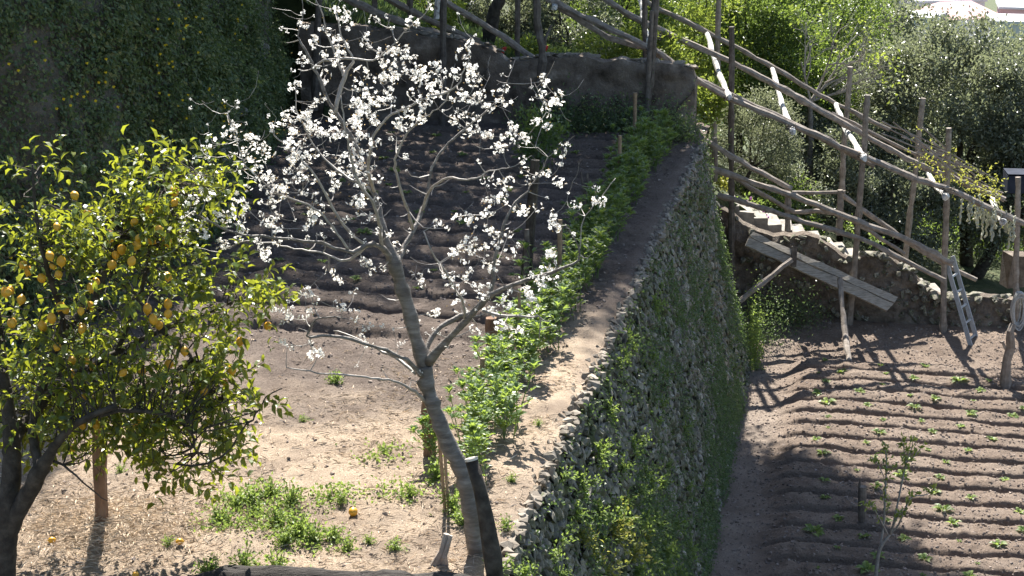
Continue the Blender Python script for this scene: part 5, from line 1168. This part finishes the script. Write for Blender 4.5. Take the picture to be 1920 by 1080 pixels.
for k in range(34):
    a = rs.uniform(1795, 1905); b = 372 + (a - 1800) * .42 + rs.normal(-8, 8); p = at(a, b, Yf(a) - .75 + rs.normal(0, .08)); L = rs.uniform(.18, .5); n = 12
    Q = p + np.stack([rs.normal(0, .012, n), rs.normal(0, .012, n), -np.linspace(0, L, n)], 1); part('hanging_strand', tubes(tube(Q, np.linspace(.012, .018, n) * (1 + .3 * rs.standard_normal(n)), 5)), M['f_pale'], vn)

# small plants by the steps
for i, (a, b, Y, sc, kind, lb) in enumerate([(1395, 378, 31.2, 1.6, 0, 'flowering plant by the upper steps'), (1425, 392, 31.2, 1.5, 0, 'leafy plant with pink flowers at the railing foot'), (1590, 425, 31.0, 1.6, 0, 'broad leaved lit plant between the lower steps and railing'), (1640, 452, 30.9, 1.8, 0, 'bright green plant on top of the rubble wall'), (1360, 350, 31.3, 1.5, 1, 'yellow green plant beside the top of the steps'), (1545, 455, 30.6, 1.1, 0, 'small green plant on the broken wall top')]):
    place('step_plant', (TUFT_Y if kind else TUFT)[i % 3], at(a, b, Y), i * 1.1, sc, lb, 'plant')
mb = MB()
for a, b in [(1420, 405), (1428, 408), (1436, 404), (1432, 395), (1408, 372), (1400, 378), (1440, 408)]: v, f = CLODS[1]; mb.add(v * .035 + at(a, b, 31.0), f)
solo('pink_flowers', mb.get(), M['f_pink'], 'pink flowers beside the upper stone steps', 'flower', kind='stuff')

# ================================================================ DISTANT HOUSES
def house(label, px, py, Y, w, d, h, rz, wall_m, roof_m, flat=True, nwin=4):
    c = at(px, py, Y); base = c - np.array([0, 0, h]); t = thing('house', label, 'house', base)
    part('wall', box(base + [0, 0, h / 2], (w, d, h), rz), M[wall_m], t)
    ca, sa = math.cos(rz), math.sin(rz)
    if flat: part('roof', box(base + [0, 0, h + .15], (w + .5, d + .5, .3), rz), M[roof_m], t)
    else:
        loc = np.array([[-w / 2 - .4, -d / 2 - .4, h], [w / 2 + .4, -d / 2 - .4, h], [w / 2 + .4, d / 2 + .4, h], [-w / 2 - .4, d / 2 + .4, h], [-w / 4, 0, h + d * .22], [w / 4, 0, h + d * .22]])
        v = np.stack([loc[:, 0] * ca - loc[:, 1] * sa, loc[:, 0] * sa + loc[:, 1] * ca, loc[:, 2]], 1) + base
        part('roof', (v, [(0, 1, 5, 4), (1, 2, 5), (2, 3, 4, 5), (3, 0, 4), (0, 3, 2, 1)]), M[roof_m], t)
    for k in range(nwin):
        x = -w / 2 + w * (k + .5) / nwin
        for zz in (h * .3, h * .68):
            o = np.array([x * ca + (d / 2 + .03) * sa, x * sa - (d / 2 + .03) * ca, zz]); wnd = part('window', box(base + o, (1.0, .12, 1.4), rz), M['h_dark'], t)
            o = np.array([x * ca + (d / 2 + .06) * sa, x * sa - (d / 2 + .06) * ca, zz - .78]); part('sill', box(base + o, (1.3, .2, .12), rz), M['h_white'], wnd)
house('far pale house with a pink roof above the oak', 1790, 28, 230, 9, 8, 7, .3, 'h_white', 'h_pink', False)
house('far bluish white house left of the pink roofed one', 1722, 30, 225, 5, 6, 9, -.5, 'h_blue', 'h_white', True, 2)
house('far white house behind the pink roofed one', 1760, -2, 250, 10, 8, 7, .2, 'h_white', 'h_white', True)
house('far white house with green awning at the top right edge', 1912, 38, 215, 7, 7, 7, -.2, 'h_white', 'h_white', True, 3)
house('far pinkish house at the top right corner', 1925, 12, 235, 7, 7, 7, -.2, 'h_pink', 'h_white', True, 3)
house('far pinkish house left of the bluish one, half hidden by trees', 1620, 18, 240, 7, 7, 9, .1, 'h_pink', 'h_white', True, 3)

# ================================================================ GROUND LITTER
r = np.random.default_rng(111)
def scatter_up(n, smin, smax, tmin, tmax):
    s = r.uniform(smin, smax, n); t = r.uniform(tmin, tmax, n); x, y = st(s, t); return x, y, zu(x, y), s, t
def clods(x, y, z, smin, smax):
    mb = MB(); k = len(x); sz = smin + (smax - smin) * r.random(k) ** 3
    for q in range(6):
        sel = np.arange(k) % 6 == q; v, f = CLODS[q]; m_ = sel.sum(); n = len(v)
        th = r.uniform(0, 6.28, m_); c, s_ = np.cos(th)[:, None], np.sin(th)[:, None]; ss_ = sz[sel][:, None]
        vx = (v[None, :, 0] * c - v[None, :, 1] * s_) * ss_ + x[sel][:, None]; vy = (v[None, :, 0] * s_ + v[None, :, 1] * c) * ss_ * .8 + y[sel][:, None]; vz = v[None, :, 2] * ss_ * .7 + z[sel][:, None]
        V = np.stack([vx, vy, vz], -1).reshape(-1, 3); F = (f[None] + (np.arange(m_) * n)[:, None, None]).reshape(-1, 3); mb.add(V, F)
    return mb.get()
x, y, z, s, t = scatter_up(24000, 9.5, 28.2, -6.3, -.2); kp = (s > 16.4) | (r.random(len(s)) < .22); x = x[kp]; y = y[kp]; z = z[kp]
solo('upper_soil_clods', clods(x, y, z, .005, .03), M['clod'], 'crumbs of dry soil on the upper terrace', 'soil clods', kind='stuff')
n = 42000; s = r.uniform(17, 30.2, n); t = r.uniform(.95, 9.2, n); x, y = st(s, t)
solo('lower_soil_clods', clods(x, y, zl(x, y), .006, .034), M['clod'], 'crumbs of dry soil on the furrows of the lower field', 'soil clods', kind='stuff')
n = 34000; s = r.uniform(9.8, 16.6, n); t = r.uniform(-6.3, -.08, n); g = fbm(s * 1.3, t * 1.3, 3, 171); keep = r.random(n) < np.clip(.55 + 2.2 * g - .5 * sstep(14, 16.4, s), .05, 1); s = s[keep]; t = t[keep]
hp = r.normal(0, 1, (4200, 2)) * [.42, .5]; hc = to_st(*onz(195, 985, 0)[:2]); s = np.concatenate([s, hc[0] + hp[:, 0]]); t = np.concatenate([t, hc[1] + hp[:, 1]]); n = len(s); x, y = st(s, t)
hz = np.zeros(n); hz[-4200:] = .07 * np.exp(-(hp[:, 0] ** 2 + hp[:, 1] ** 2) * 3) * r.random(4200)
th = r.uniform(0, 6.28, n); D = np.stack([np.cos(th), np.sin(th), r.normal(0, .18, n)], 1)
solo('straw_litter', leaves(np.stack([x, y, zu(x, y) + .008 + hz], 1), D, np.array([[0, 0, 1.]]) + r.normal(0, .3, (n, 3)), r.uniform(.03, .12, n), r.uniform(.003, .0075, n), 0), M['straw'], 'dry straw and leaf litter strewn over the near upper terrace', 'straw', kind='stuff')
# low weeds on the straw: clumps one can tell apart
WEED = [plant_kind(*tuft_mesh(860 + i, .17, 22, 8, (.022, .042), (0, 0, 1.1)), M['l_weed']) for i in range(4)]
wl = [(470, 945, 1.3, 'tall'), (505, 930, 1.3, 0), (545, 950, 1.2, 0), (440, 955, .8, 0), (410, 975, .9, 0), (520, 985, 1.1, 0), (560, 1000, 1.3, 0), (590, 1015, 1.1, 0), (535, 1020, 1.0, 0), (625, 1010, .8, 0), (480, 965, .8, 0), (650, 1030, .8, 0)]
for i, (a, b, sc, _) in enumerate(wl):
    p = onz(a, b, 0); place('weed_clump', WEED[i % 4], (p[0], p[1], float(zu(p[0], p[1]))), i * .9, sc * .95, 'bright green clump in the weed patch on the straw', 'weed', 'weed patch on the straw')
for i, (a, b, sc, lb) in enumerate([(630, 712, .9, 'dark green weed alone on the bare soil left of the trunk'), (568, 785, .5, 'low grassy weed on the bare soil above the straw'), (640, 945, .6, 'yellowish weed above the big fallen lemon'), (315, 1020, .5, 'tiny weed beside the small fallen lemon'), (720, 850, .5, 'thin yellow green weed on the straw near the dark post'), (770, 935, .7, 'small weed left of the tied canes'), (820, 905, 1.1, 'leafy weed behind the tied canes'), (850, 960, 1.2, 'dense green weed at the foot of the tied canes'), (870, 985, 1.0, 'green weed at the foot of the blossoming trunk'), (740, 1030, .7, 'sprawling weed above the log'), (455, 1065, 1.1, 'dark leafy weed over the left end of the log'), (520, 1068, 1.1, 'dark leafy weed in the middle of the log'), (390, 1075, .9, 'leafy weed at the far left end of the log'), (960, 905, .5, 'small weed on the path below the beans'), (950, 990, .7, 'weed on the path beside the cut trunk'), (225, 885, .5, 'small weed right of the red brown post'), (935, 1060, 1.0, 'weed hugging the foot of the cut trunk'), (985, 1075, .9, 'weed on the wall edge at the bottom'), (690, 1020, .5, 'thin weed left of the split stump'), (1010, 800, .4, 'tiny yellow weed on the path')]):
    p = onz(a, b, 0); place('weed_plant', WEED[i % 4], (p[0], p[1], float(zu(p[0], p[1]))), i * .7, sc, lb, 'weed')
# ground cover at the foot of the far walls
def cover(pts, n, sig, L, mat, zf, label, seed, h=.25):
    r_ = np.random.default_rng(seed); C = np.array(pts)[r_.integers(len(pts), size=n)] + np.concatenate([r_.normal(0, sig, (n, 2)), np.zeros((n, 1))], 1)
    C[:, 2] = zf(C[:, 0], C[:, 1]) + np.abs(r_.normal(0, h, n)); D = r_.normal(0, 1, (n, 3)) + [0, -.3, .4]
    return solo('ground_cover', leaves(C, D, r_.normal(0, .6, (n, 3)) + [0, -.2, 1], r_.uniform(.6, 1.2, n) * L, r_.uniform(.4, .7, n) * L, 0), mat, label, 'ground cover', kind='stuff')
cover([onz(a, b, 0) for a, b in [(1060, 250), (1100, 252), (1140, 250), (1180, 250), (1250, 258), (1280, 262), (1020, 255)]], 5000, .22, .06, M['l_ivy'], zu, 'dark leafy ground cover along the foot of the plastered wall', 1)
cover([onz(a, b, ZL) for a, b in [(1430, 620), (1450, 635), (1480, 625), (1425, 650), (1440, 600), (1510, 625)]], 3000, .2, .05, M['l_ivy'], zl, 'dim green plants in the corner at the foot of the rubble wall', 2, .3)
cover([onz(a, b, ZL) for a, b in [(1415, 690), (1412, 670), (1410, 650)]], 1500, .07, .05, M['l_weed'], zl, 'sunlit creeper hanging at the far corner of the stone retaining wall', 3, .45)
cover([onz(a, b, 0) for a, b in [(450, 940), (500, 945), (540, 970), (560, 1010), (600, 1020), (480, 985), (610, 940), (640, 930), (420, 985), (720, 855), (750, 930)]], 1700, .12, .04, M['l_weed'], zu, 'low weeds and grass spreading between the weed clumps on the straw', 4, .035)
t = thing('laurel_shrub', 'dark laurel shrub growing round the post in the furrows', 'shrub', onz(1000, 330, 0)); c = at(1018, 262, WL[t.name][1])
part('stem', tubes(polyl(np.array([WL[t.name], (WL[t.name] + c) / 2, c]), .025, .012, 991, 6)), M['bark_dark'], t); part('foliage', crown(c, (.32, .3, .42), 900, .1, .035, 992, 40, .25, .2, kind=1), M['l_bush'], t, kind='stuff')
